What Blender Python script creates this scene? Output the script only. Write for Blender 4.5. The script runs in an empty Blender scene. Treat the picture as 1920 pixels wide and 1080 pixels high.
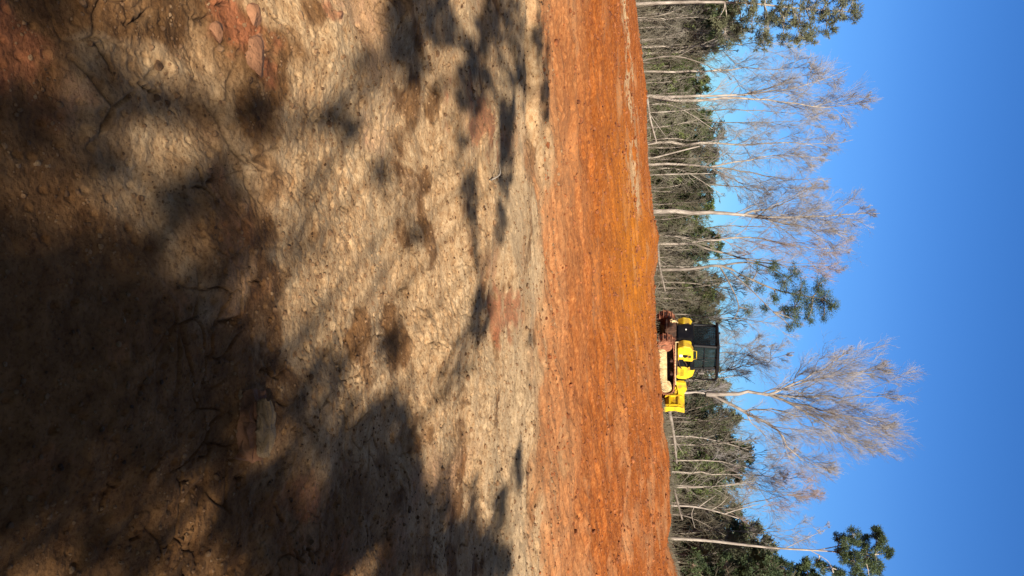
import bpy, math, random
import numpy as np
from mathutils import Vector, Matrix
R = math.radians
S = bpy.context.scene
COL = S.collection

# ------------------------------------------------------------------ camera, sky, sun
PITCH = R(12.1); FPX = 1450.0; CAMZ = 1.6
cp, sp = math.cos(PITCH), math.sin(PITCH)
cam_d = bpy.data.cameras.new("camera"); cam = bpy.data.objects.new("camera", cam_d); COL.objects.link(cam)
cam_d.sensor_width = 36; cam_d.lens = 36 * FPX / 1920; cam_d.clip_end = 3000; cam_d.clip_start = 0.05
F = Vector((0, cp, -sp)); UP = Vector((0, sp, cp)); LEFT = Vector((-1, 0, 0))
M3 = Matrix((UP, LEFT, -F)).transposed()          # the phone was held sideways: picture-right is up in the world
cam.matrix_world = Matrix.Translation((0, 0, CAMZ)) @ M3.to_4x4()
S.camera = cam

SUN_EL, SUN_AZ = R(30), R(15)                       # behind the camera, a little to its right
SUN = Vector((math.cos(SUN_EL) * math.sin(SUN_AZ), -math.cos(SUN_EL) * math.cos(SUN_AZ), math.sin(SUN_EL)))
world = bpy.data.worlds.new("World"); S.world = world; world.use_nodes = True
wn = world.node_tree; wn.nodes.clear()
sky = wn.nodes.new("ShaderNodeTexSky"); sky.sky_type = 'NISHITA'; sky.sun_disc = False
sky.sun_elevation = SUN_EL; sky.sun_rotation = math.atan2(SUN.x, SUN.y)
sky.air_density = 1.0; sky.dust_density = 0.15; sky.ozone_density = 4.0; sky.altitude = 800
bg = wn.nodes.new("ShaderNodeBackground"); bg.inputs[1].default_value = 0.066
wo = wn.nodes.new("ShaderNodeOutputWorld")
hs = wn.nodes.new('ShaderNodeHueSaturation'); hs.inputs['Saturation'].default_value = 1.27; hs.inputs['Hue'].default_value = 0.512; wn.links.new(sky.outputs[0], hs.inputs['Color']); 
gtc = wn.nodes.new('ShaderNodeTexCoord'); gsp = wn.nodes.new('ShaderNodeSeparateXYZ'); wn.links.new(gtc.outputs['Generated'], gsp.inputs[0])
grp = wn.nodes.new('ShaderNodeValToRGB'); ge = grp.color_ramp.elements; ge[0].position = 0.0; ge[0].color = (.30, .52, .74, 1); ge[1].position = .72; ge[1].color = (.36, .36, .36, 1)
for p_, c_ in ((.06, (.42, .66, .86, 1)), (.14, (.66, .84, .95, 1)), (.22, (.90, .97, 1.0, 1)), (.36, (1, 1, 1, 1))): e_ = ge.new(p_); e_.color = c_
gsa = wn.nodes.new('ShaderNodeMapRange'); gsa.interpolation_type = 'SMOOTHSTEP'; gsa.inputs[1].default_value = .38; gsa.inputs[2].default_value = .62; gsa.inputs[3].default_value = 1.27; gsa.inputs[4].default_value = .35
wn.links.new(gsp.outputs[2], gsa.inputs[0]); wn.links.new(gsa.outputs[0], hs.inputs['Saturation'])
gmx = wn.nodes.new('ShaderNodeMix'); gmx.data_type = 'RGBA'; gmx.blend_type = 'MULTIPLY'; gmx.inputs[0].default_value = 1
wn.links.new(gsp.outputs[2], grp.inputs[0]); wn.links.new(hs.outputs[0], gmx.inputs[6]); wn.links.new(grp.outputs[0], gmx.inputs[7]); wn.links.new(gmx.outputs[2], bg.inputs[0])
wn.links.new(bg.outputs[0], wo.inputs[0])
sl = bpy.data.lights.new("sun", 'SUN'); sl.energy = 5.0; sl.angle = R(0.5); sl.color = (1.0, 0.90, 0.76)
so = bpy.data.objects.new("sun", sl); COL.objects.link(so)
so.rotation_euler = (-SUN).to_track_quat('-Z', 'Y').to_euler()
S.view_settings.view_transform = 'Standard'; S.view_settings.look = 'None'
S.view_settings.exposure = 1.0; S.view_settings.gamma = 1; S.view_settings.use_curve_mapping = False
S.cycles.max_bounces = 5; S.cycles.diffuse_bounces = 3; S.cycles.glossy_bounces = 2
S.cycles.use_denoising = True

def at(x, u, Y):
    """photo pixel (x along the long side, u along the short side) at world distance Y"""
    r = F + UP * ((x - 960) / FPX) + Vector((1, 0, 0)) * ((u - 540) / FPX)
    r = r * (Y / r.y)
    return np.array((r.x, r.y, r.z + CAMZ))

# ------------------------------------------------------------------ numpy noise
def h2(ix, iy, seed):
    h = (ix.astype(np.int64) * 374761393 + iy.astype(np.int64) * 668265263 + seed * 974634777) & 0xffffffff
    h = ((h ^ (h >> 13)) * 1274126177) & 0xffffffff
    h = ((h ^ (h >> 16)) * 2246822519) & 0xffffffff
    return ((h ^ (h >> 15)) & 0xffffff) / float(0x1000000)
def perlin(x, y, seed=0):
    xi = np.floor(x); yi = np.floor(y); fx = x - xi; fy = y - yi
    u = fx * fx * fx * (fx * (fx * 6 - 15) + 10); v = fy * fy * fy * (fy * (fy * 6 - 15) + 10)
    def g(dx, dy):
        a = h2(xi + dx, yi + dy, seed) * 2 * math.pi
        return np.cos(a) * (fx - dx) + np.sin(a) * (fy - dy)
    a = g(0, 0) * (1 - u) + g(1, 0) * u; b = g(0, 1) * (1 - u) + g(1, 1) * u
    return (a * (1 - v) + b * v) * 1.5
def fbm(x, y, octv=4, seed=0, gain=0.5):
    s = 0; a = 1; f = 1
    for i in range(octv):
        s = s + a * perlin(x * f + i * 7.3, y * f - i * 3.1, seed + i); a *= gain; f *= 2.03
    return s
def voro(x, y, seed=0):
    xi = np.floor(x); yi = np.floor(y); f1 = np.full(x.shape, 9.0); f2 = np.full(x.shape, 9.0); idv = np.zeros(x.shape)
    for dx in (-1, 0, 1):
        for dy in (-1, 0, 1):
            px = xi + dx + h2(xi + dx, yi + dy, seed); py = yi + dy + h2(xi + dx, yi + dy, seed + 91)
            d = np.hypot(px - x, py - y); near = d < f1
            f2 = np.where(near, f1, np.minimum(f2, d)); idv = np.where(near, h2(xi + dx, yi + dy, seed + 17), idv)
            f1 = np.where(near, d, f1)
    return f1, f2, idv
def ss(a, b, x):
    t = np.clip((x - a) / (b - a), 0, 1); return t * t * (3 - 2 * t)

# ------------------------------------------------------------------ mesh helpers
def raw_mesh(name, V, Q, smooth=False, mats=None, mi=None):
    me = bpy.data.meshes.new(name); V = np.asarray(V, np.float32); Q = np.asarray(Q, np.int32)
    k = Q.shape[1]
    me.vertices.add(len(V)); me.vertices.foreach_set("co", V.ravel())
    me.loops.add(Q.size); me.loops.foreach_set("vertex_index", Q.ravel())
    me.polygons.add(len(Q)); me.polygons.foreach_set("loop_start", np.arange(len(Q), dtype=np.int32) * k)
    me.polygons.foreach_set("use_smooth", np.full(len(Q), smooth, bool))
    me.update(calc_edges=True)
    return me
def tag(o, label=None, cat=None, group=None, kind=None):
    if label: o['label'] = label
    if cat: o['category'] = cat
    if group: o['group'] = group
    if kind: o['kind'] = kind
    return o
def link(name, me, mat=None, parent=None):
    o = bpy.data.objects.new(name, me); COL.objects.link(o)
    if mat is not None:
        me.materials.clear(); me.materials.append(mat)
    if parent is not None: o.parent = parent
    return o
def empty(name, loc, rz=0):
    o = bpy.data.objects.new(name, None); COL.objects.link(o); o.location = loc; o.rotation_euler = (0, 0, rz)
    o.empty_display_size = 0.3; return o
def dup(root, loc, rz=0, sc=1.0):
    r = root.copy(); COL.objects.link(r); r.location = loc; r.rotation_euler = (0, 0, rz)
    r.scale = sc if hasattr(sc, '__len__') else (sc, sc, sc)
    for ch in list(root.children):
        c = ch.copy(); COL.objects.link(c); c.parent = r
    return r
def frames(D):
    D = D / (np.linalg.norm(D, axis=1, keepdims=True) + 1e-9)
    ref = np.where(np.abs(D[:, 2:3]) > 0.9, np.array([[1., 0, 0]]), np.array([[0, 0, 1.]]))
    A = np.cross(D, ref); A /= np.linalg.norm(A, axis=1, keepdims=True) + 1e-9
    return A, np.cross(D, A)
def seg_tubes(P0, P1, r0, r1, k=3):
    A, B = frames(P1 - P0); n = len(P0); V = np.zeros((n, 2 * k, 3)); Q = np.zeros((n, k, 4), np.int64)
    for j in range(k):
        a = 2 * math.pi * j / k; o = A * math.cos(a) + B * math.sin(a)
        V[:, j] = P0 + o * r0[:, None]; V[:, k + j] = P1 + o * r1[:, None]
        j2 = (j + 1) % k; Q[:, j] = (j, j2, k + j2, k + j)
    Q += (np.arange(n) * 2 * k)[:, None, None]
    return V.reshape(-1, 3), Q.reshape(-1, 4)
def poly_tube(P, rad, k=8, wob=0.0, seed=0):
    P = np.asarray(P, float); T = np.gradient(P, axis=0); A, B = frames(T)
    rg = np.random.default_rng(seed); n = len(P); V = np.zeros((n, k, 3))
    for j in range(k):
        a = 2 * math.pi * j / k
        V[:, j] = P + (A * math.cos(a) + B * math.sin(a)) * (np.asarray(rad) * (1 + wob * rg.normal(size=n)))[:, None]
    i = np.arange(n - 1)[:, None] * k; j = np.arange(k)[None]; j2 = (j + 1) % k
    Q = np.stack([i + j, i + j2, i + k + j2, i + k + j], -1).reshape(-1, 4)
    return V.reshape(-1, 3), Q
def merge(parts):
    Vs, Qs, o = [], [], 0
    for V, Q in parts:
        if len(V) == 0: continue
        Vs.append(V); Qs.append(Q + o); o += len(V)
    return np.concatenate(Vs), np.concatenate(Qs)
def resample(P, n):
    P = np.asarray(P, float); s = np.r_[0, np.cumsum(np.linalg.norm(np.diff(P, axis=0), axis=1))]
    # smooth interpolation by cosine-free Catmull-Rom
    t = np.linspace(0, s[-1], n); out = np.zeros((n, 3))
    for i, tt in enumerate(t):
        k = min(max(np.searchsorted(s, tt) - 1, 0), len(P) - 2); q = (tt - s[k]) / (s[k + 1] - s[k] + 1e-9)
        p0 = P[max(k - 1, 0)]; p1 = P[k]; p2 = P[k + 1]; p3 = P[min(k + 2, len(P) - 1)]
        out[i] = 0.5 * (2 * p1 + (p2 - p0) * q + (2 * p0 - 5 * p1 + 4 * p2 - p3) * q * q + (3 * p1 - p0 - 3 * p2 + p3) * q ** 3)
    return out
def blades(P, D, L, W, rg):
    """thin leaf quads at P along D"""
    D = D / (np.linalg.norm(D, axis=1, keepdims=True) + 1e-9)
    N = rg.normal(size=P.shape); A = np.cross(D, N); A /= np.linalg.norm(A, axis=1, keepdims=True) + 1e-9
    A = A * W[:, None]; T = D * L[:, None]
    V = np.stack([P - A * .4, P + A * .4, P + T * .75 + A, P + T - A * .3], 1).reshape(-1, 3)
    return V, np.arange(len(P) * 4).reshape(-1, 4)

# ------------------------------------------------------------------ materials
def mat_new(name):
    m = bpy.data.materials.new(name); m.use_nodes = True; nt = m.node_tree
    return m, nt, nt.nodes["Principled BSDF"]
def node(nt, typ, **kw):
    n = nt.nodes.new(typ)
    for k, v in kw.items(): setattr(n, k, v)
    return n
def noisemat(name, c1, c2, scale=3.0, rough=0.85, detail=6, bump=0.0, bscale=20, c3=None, metal=0.0, spec=0.3, stretch=None, trans=0.0, coord='Object'):
    m, nt, b = mat_new(name); L = nt.links.new
    tc = node(nt, "ShaderNodeTexCoord"); src = tc.outputs[coord]
    if stretch:
        mp = node(nt, "ShaderNodeMapping"); mp.inputs['Scale'].default_value = stretch; L(src, mp.inputs[0]); src = mp.outputs[0]
    n = node(nt, "ShaderNodeTexNoise"); n.inputs['Scale'].default_value = scale; n.inputs['Detail'].default_value = detail
    L(src, n.inputs['Vector'])
    cr = node(nt, "ShaderNodeValToRGB"); cr.color_ramp.elements[0].position = 0.32; cr.color_ramp.elements[1].position = 0.68
    cr.color_ramp.elements[0].color = (*c1, 1); cr.color_ramp.elements[1].color = (*c2, 1)
    if c3: e = cr.color_ramp.elements.new(0.5); e.color = (*c3, 1)
    L(n.outputs[0], cr.inputs[0]); L(cr.outputs[0], b.inputs['Base Color'])
    b.inputs['Roughness'].default_value = rough; b.inputs['Metallic'].default_value = metal; b.inputs['Specular IOR Level'].default_value = spec
    if bump:
        n2 = node(nt, "ShaderNodeTexNoise"); n2.inputs['Scale'].default_value = bscale; n2.inputs['Detail'].default_value = 5; L(src, n2.inputs['Vector'])
        bp = node(nt, "ShaderNodeBump"); bp.inputs['Strength'].default_value = bump; bp.inputs['Distance'].default_value = 0.03
        L(n2.outputs[0], bp.inputs['Height']); L(bp.outputs[0], b.inputs['Normal'])
    if trans:
        tr = node(nt, "ShaderNodeBsdfTranslucent"); L(cr.outputs[0], tr.inputs[0]); mx = node(nt, "ShaderNodeMixShader"); mx.inputs[0].default_value = trans
        L(b.outputs[0], mx.inputs[1]); L(tr.outputs[0], mx.inputs[2]); L(mx.outputs[0], nt.nodes["Material Output"].inputs[0])
    return m
MT = {}
MT['bark_pale'] = noisemat('pale_bark', (0.17, 0.14, 0.115), (0.42, 0.37, 0.31), 5, 0.9, bump=.5, bscale=14, stretch=(1, 1, .35))
MT['bark_grey'] = noisemat('grey_bark', (0.10, 0.085, 0.07), (0.26, 0.22, 0.18), 4, 0.9, bump=.5, bscale=12, stretch=(1, 1, .35))
MT['bark_limb'] = noisemat('limb_bark', (0.07, 0.055, 0.055), (0.24, 0.19, 0.17), 1.6, 0.9)
MT['bark_pine'] = noisemat('pine_bark', (0.16, 0.10, 0.07), (0.36, 0.27, 0.20), 5, 0.9, bump=.6, bscale=14, stretch=(1, 1, .4))
MT['twig'] = noisemat('fine_twigs', (0.135, 0.125, 0.12), (0.31, 0.285, 0.27), 0.9, 0.9)
MT['twig_grey'] = noisemat('grey_twigs', (0.085, 0.078, 0.058), (0.235, 0.215, 0.17), 0.9, 0.9)
MT['twig_red'] = noisemat('reddish_twigs', (0.17, 0.125, 0.11), (0.33, 0.25, 0.215), 0.9, 0.9)
MT['needle_dark'] = noisemat('dark_needles', (0.022, 0.040, 0.020), (0.10, 0.135, 0.055), 1.2, 0.6, trans=.15)
MT['needle_mid'] = noisemat('olive_needles', (0.04, 0.062, 0.02), (0.20, 0.24, 0.075), 0.9, 0.65, c3=(0.095, .13, .04), trans=.15)
MT['needle_grey'] = noisemat('grey_green_needles', (0.05, 0.058, 0.034), (0.18, 0.185, 0.10), 0.9, 0.7, trans=.15)
MT['brush'] = noisemat('dry_brush', (0.045, 0.04, 0.027), (0.17, 0.15, 0.105), 0.5, 0.95)
MT['leafdry'] = noisemat('dry_leaves', (0.10, 0.085, 0.05), (0.24, 0.19, 0.11), 0.6, 0.8, trans=.1)

# ------------------------------------------------------------------ terrain height
CR = [(-400, 1170), (-60, 1182), (0, 1188), (60, 1197), (100, 1202), (180, 1209), (260, 1212), (330, 1217), (400, 1223), (425, 1231), (445, 1234), (490, 1231), (520, 1223), (560, 1226),
      (600, 1228), (660, 1234), (740, 1240), (800, 1244), (860, 1252), (900, 1256), (960, 1258), (990, 1252), (1015, 1249), (1040, 1258), (1080, 1270), (1140, 1275), (1500, 1290)]
YC = 38.0
crX = np.array([at(x, u, YC)[0] for u, x in CR]); crZ = np.array([at(x, u, YC)[2] for u, x in CR])
def macro(X, Y):
    t = np.clip((Y - 7.5) / (YC - 7.5), 0, 1); t = t * t * (2.2 - 1.2 * t)
    c = np.interp(X, crX, crZ); cs = np.interp(X, [-20, -13, 0, 13, 20], [-.6, -.45, .25, 1.35, 1.6])
    loc = ss(YC - 9, YC - 1, Y)
    z = t * (cs * (1 - loc) + c * loc)
    drop = ss(YC + .3, YC + 9, Y); z = z * (1 - drop) + drop * (-1.2 + 0.05 * np.maximum(X, -20))
    z = np.where(Y > 130, z + ss(130, 400, Y) * 0.0, z)
    return z
def ledge(X, Y):
    # the raised lip left of centre, about nine metres out, with its scraped hollow in front
    yc = 8.9 + 0.22 * (X + 1) + 0.15 * perlin(X * 1.1, X * 0 + 3, 5); d = Y - yc
    w = ss(-1.25, -2.2, X)
    return w * (0.06 * ss(-.10, .10, d) * ss(1.5, .1, d) - 0.05 * ss(-.65, -.12, d) * ss(.05, -.15, d))
def detail_h(X, Y, r):
    """returns the small relief and the masks that colour it"""
    near = 1 - ss(6.0, 9.0, r)
    z = 0.055 * fbm(X * .45, Y * .55, 3, 11) + 0.035 * fbm(X * 1.3 + 5, Y * 1.1, 3, 21)
    wx = X + 0.25 * perlin(X * 1.7, Y * 1.7, 31); wy = Y + 0.25 * perlin(X * 1.7, Y * 1.7, 32)
    # slabs and scuffed plates of clay
    f1, f2, idv = voro(wx * 2.1, wy * 1.7, 41)
    plates = (idv - .5) * ss(0.02, 0.22, f2 - f1)
    pm = ss(-.05, .35, fbm(X * .5 + 9, Y * .5, 2, 51))
    z = z + plates * .035 * pm * near
    crack_m = ss(.15, .45, perlin(X * 1.1 + 3, Y * .9, 61)) * near
    crack = np.exp(-((f2 - f1) / .035) ** 2) * crack_m * ss(.0, .25, perlin(X * 5, Y * 5, 62) + .15)
    g1, g2, gid = voro((X + .10 * perlin(X * 4, Y * 4, 33)) * 7, (Y + .10 * perlin(X * 4, Y * 4, 34)) * 6, 43)
    crack2 = np.exp(-((g2 - g1) / .06) ** 2) * ss(.12, .5, perlin(X * 1.7 + 13, Y * 1.5, 63)) * near
    z = z - crack * .012 - crack2 * .013
    # clods
    rough = ss(-.25, .5, fbm(X * .8 + 2, Y * .8 + 7, 2, 71)) * .75 + .25
    z = z + rough * (0.009 * fbm(X * 5.5, Y * 5.5, 3, 81, .6)) + (.35 + .65 * rough) * 0.0022 * fbm(X * 22, Y * 22, 3, 91, .7)
    c1, c2, cid = voro(X * 9, Y * 9, 101); lump = np.where(cid > .72, np.sqrt(np.clip(1 - (c1 / (.20 + .3 * (cid - .72))) ** 2, 0, 1)), 0)
    z = z + lump * .009 * rough
    p1, p2, pid = voro(X * 21, Y * 17, 151); z = z - (pid > .74) * ss(.34, .12, p1) * .006 * near
    q1, q2, qid = voro(X * 9 + .2 * perlin(X * 9, Y * 9, 35), Y * 7.5, 161); z = z - (qid > .8) * ss(.26, .10, q1) * .011 * ss(2.5, 4, r)
    far = ss(7, 11, r)
    # dozer-worked slope: drag ridges that run up and across, and lumps
    a = 0.62; U = X * math.cos(a) + Y * math.sin(a); W = -X * math.sin(a) + Y * math.cos(a)
    z = z + far * 0.022 * fbm(W * 4.2, U * .22, 3, 115, .6)
    z = z + far * (0.045 * fbm(W * 1.1, U * .16, 4, 111, .6) + 0.03 * fbm(X * .9, Y * .7, 3, 121))
    d1, d2, did = voro(X * 3.2, Y * 3.2, 131); lump2 = np.where(did > .70, np.sqrt(np.clip(1 - (d1 / (.16 + .35 * (did - .70))) ** 2, 0, 1)), 0)
    z = z + far * lump2 * .03
    # shallow ruts across the middle distance
    z = z + 0.05 * np.exp(-((r - 7.0 + .8 * fbm(X * .3, X * 0, 2, 141)) / .5) ** 2) * perlin(X * .6, Y * 1.6, 142)
    return z, crack, crack2, idv, plates, far
def gh(X, Y):
    X = np.atleast_1d(np.asarray(X, float)); Y = np.atleast_1d(np.asarray(Y, float)); r = np.hypot(X, Y)
    d = detail_h(X, Y, r)[0]; return macro(X, Y) + ledge(X, Y) + d * ss(400, 60, r)

def build_ground():
    th = np.r_[np.arange(-180, -34, 3.0), np.arange(-34, 34, 0.062), np.arange(34, 180, 3.0)]
    th = np.radians(th)
    rr = np.r_[np.geomspace(.12, 1.25, 10, endpoint=False), np.geomspace(1.25, 9, 760, endpoint=False), np.geomspace(9, 47, 420, endpoint=False), np.geomspace(47, 1500, 40)]
    T, RR = np.meshgrid(th, rr, indexing='ij'); X = (RR * np.sin(T)).ravel(); Y = (RR * np.cos(T)).ravel(); r = RR.ravel()
    d, crack, crack2, idv, plates, far = detail_h(X, Y, r)
    Z = macro(X, Y) + ledge(X, Y) + d * ss(400, 60, r)
    # short open shrinkage cracks in the compacted clay
    cg = np.random.default_rng(404); cut = np.zeros(len(X))
    for k in range(150):
        cy = 1.9 * (8.5 / 1.9) ** (cg.uniform() ** .85); cx = cg.uniform(-.42, .42) * cy; Lc = cg.uniform(.04, .16) * (.6 + cy * .16); a0 = cg.normal(1.4, .55) if cg.uniform() < .65 else cg.uniform(0, 3.14)
        wd = cg.uniform(.004, .009) * (.6 + cy * .14); m = (np.abs(X - cx) < Lc) & (np.abs(Y - cy) < Lc)
        xs, ys = X[m] - cx, Y[m] - cy; uu = xs * math.cos(a0) + ys * math.sin(a0); vv = -xs * math.sin(a0) + ys * math.cos(a0)
        vv = vv - (cg.uniform(-.3, .3) * Lc * np.sin(uu / Lc * 3.0 + cg.uniform(0, 6)) + .012 * perlin(uu * 40, uu * 0 + k, 7)); half = Lc * .5
        cut[m] = np.maximum(cut[m], np.exp(-(vv / wd) ** 2) * np.sqrt(np.clip(1 - (uu / half) ** 2, 0, 1)))
        Z[m] += .004 * np.exp(-((vv - wd * 2) / (wd * 1.6)) ** 2) * (np.abs(uu) < half)
    Z = Z - cut * .018
    nt, nr = len(th), len(rr)
    i = np.arange(nt)[:, None]; j = np.arange(nr - 1)[None]; i2 = (i + 1) % nt
    Q = np.stack([i * nr + j, i2 * nr + j, i2 * nr + j + 1, i * nr + j + 1], -1).reshape(-1, 4)
    V = np.stack([X, Y, Z], 1)
    # centre cap
    c = len(V); V = np.r_[V, [[0, 0, Z.mean() * 0]]]
    ii = np.arange(0, nt - 1, 2); cap = np.stack([np.full(len(ii), c), ((ii + 2) % nt) * nr, ((ii + 1) % nt) * nr, ii * nr], -1)
    Q = np.r_[Q, cap[:, ::1]]
    me = raw_mesh('ground', V, Q[:, ::-1], True)
    # soil kinds: tan clay near, orange clay on the slope, red clay breaking through, grey dried band
    n = 1.9 * fbm(X * .55, Y * .6, 4, 201, .55); edge = 8.7 + .05 * X * 6 / 6 + n * .7
    orange = ss(edge - 1.4, edge + 2.2, Y + .5 * fbm(X * 2.1, Y * 2.1, 3, 205))
    # pale streaks near the crest on the left and along the drag lines
    st = ss(-.1, .6, fbm((X * .35 + Y * .10) * 1.0, (Y * .55 - X * .25), 4, 211, .6)) * ss(9, 12, Y) * .34
    a_ = 0.62; U_ = X * math.cos(a_) + Y * math.sin(a_); W_ = -X * math.sin(a_) + Y * math.cos(a_)
    st = st + ss(.0, .8, fbm(W_ * 1.3, U_ * .14, 4, 215, .6)) * ss(10, 14, Y) * .10
    topleft = np.exp(-((Y - (29 + (X + 4) * .5)) / 3.6) ** 2) * ss(-1.5, -4, X) * ss(-.5, .4, fbm(X * .6, Y * .4, 4, 213, .65)) * 1.0
    orange = orange * (1 - np.clip(st + topleft * .9, 0, 1))
    deep = np.exp(-(((X + 1.2) / 3.4) ** 2 + ((Y - 27) / 9) ** 2))          # the saturated orange scoop in the middle
    red = ss(.15, .8, fbm(X * 1.1 + 40, Y * .9, 4, 221)) * (1 - ss(5, 9.5, Y)) * .4
    for (px, pu, rx, ru, a) in ((455, 60, 60, 55, 1), (470, 110, 45, 50, 1), (60, 90, 110, 90, .9), (610, 30, 30, 22, .9), (905, 240, 45, 60, .9), (945, 590, 30, 60, .95), (925, 500, 25, 40, .6), (400, 330, 25, 60, .6), (560, 930, 60, 60, .7),
                                (470, 800, 16, 60, .5), (300, 560, 50, 60, .5), (250, 640, 60, 60, .4), (60, 870, 90, 60, .5), (560, 180, 14, 30, .4)):
        p = ground_at(px, pu); q = ground_at(px + rx, pu); q2 = ground_at(px, pu + ru)
        lx = max(abs(q2[0] - p[0]), .04); ly = max(abs(q[1] - p[1]), .04)
        w = fbm(X * 3, Y * 3, 4, 231, .65) * .75
        red = np.maximum(red, a * .72 * ss(1.35, .25, np.hypot((X - p[0]) / lx, (Y - p[1]) / ly) + w))
    grey = ss(.0, .45, fbm(X * .5, Y * 1.1 + 4, 3, 241)) * .55 + np.exp(-((Y - (7.7 + .25 * n)) / .75) ** 2) * .75
    grey = np.clip(grey, 0, 1) * ss(11, 8.5, Y) * ss(1.9, 3.6, Y)
    dark = np.clip(crack * .6 + crack2 * .5 + cut, 0, 1)                          # occlusion shade of the cracks, painted into the soil colour
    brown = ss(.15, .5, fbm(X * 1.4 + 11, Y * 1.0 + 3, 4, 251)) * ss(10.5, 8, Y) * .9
    # tree shade painted into the soil as darker brown, nearest and on the right
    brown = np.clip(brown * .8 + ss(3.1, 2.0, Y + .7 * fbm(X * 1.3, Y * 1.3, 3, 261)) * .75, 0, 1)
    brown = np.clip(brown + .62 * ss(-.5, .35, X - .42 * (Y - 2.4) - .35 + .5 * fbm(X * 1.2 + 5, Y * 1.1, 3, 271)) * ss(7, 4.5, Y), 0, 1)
    def attr(nm, arr):
        a = me.attributes.new(nm, 'FLOAT', 'POINT'); a.data.foreach_set('value', np.r_[arr, 0].astype(np.float32))
    pale = .75 * ss(15.5, 9.2, Y + 1.6 * fbm(X * .5, Y * .35, 3, 281)) + .55 * ss(.0, .6, fbm(X * .5 + 3, Y * .22, 4, 283, .6)) * ss(1, 5, X)
    attr('pale_dust', np.clip(pale, 0, 1))
    C = np.zeros((len(X) + 1, 4), np.float32); C[:-1, 0] = orange; C[:-1, 1] = np.clip(red, 0, 1); C[:-1, 2] = grey; C[:-1, 3] = 1
    a = me.attributes.new('soil', 'FLOAT_COLOR', 'POINT'); a.data.foreach_set('color', C.ravel())
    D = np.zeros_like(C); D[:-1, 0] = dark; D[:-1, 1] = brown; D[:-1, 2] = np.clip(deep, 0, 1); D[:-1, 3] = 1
    a = me.attributes.new('soil_detail', 'FLOAT_COLOR', 'POINT'); a.data.foreach_set('color', D.ravel())
    return me
def ground_at(x, u):
    r = F + UP * ((x - 960) / FPX) + Vector((1, 0, 0)) * ((u - 540) / FPX); t = 1.0
    lo, hi = .5, 60
    for Y in np.geomspace(1, 60, 400):
        s = Y / r.y; z = CAMZ + r.z * s
        if z < float(macro(np.array([r.x * s]), np.array([Y]))[0]):
            return np.array((r.x * s, Y, z))
    return np.array((r.x / r.y * 40, 40, 0))

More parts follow.
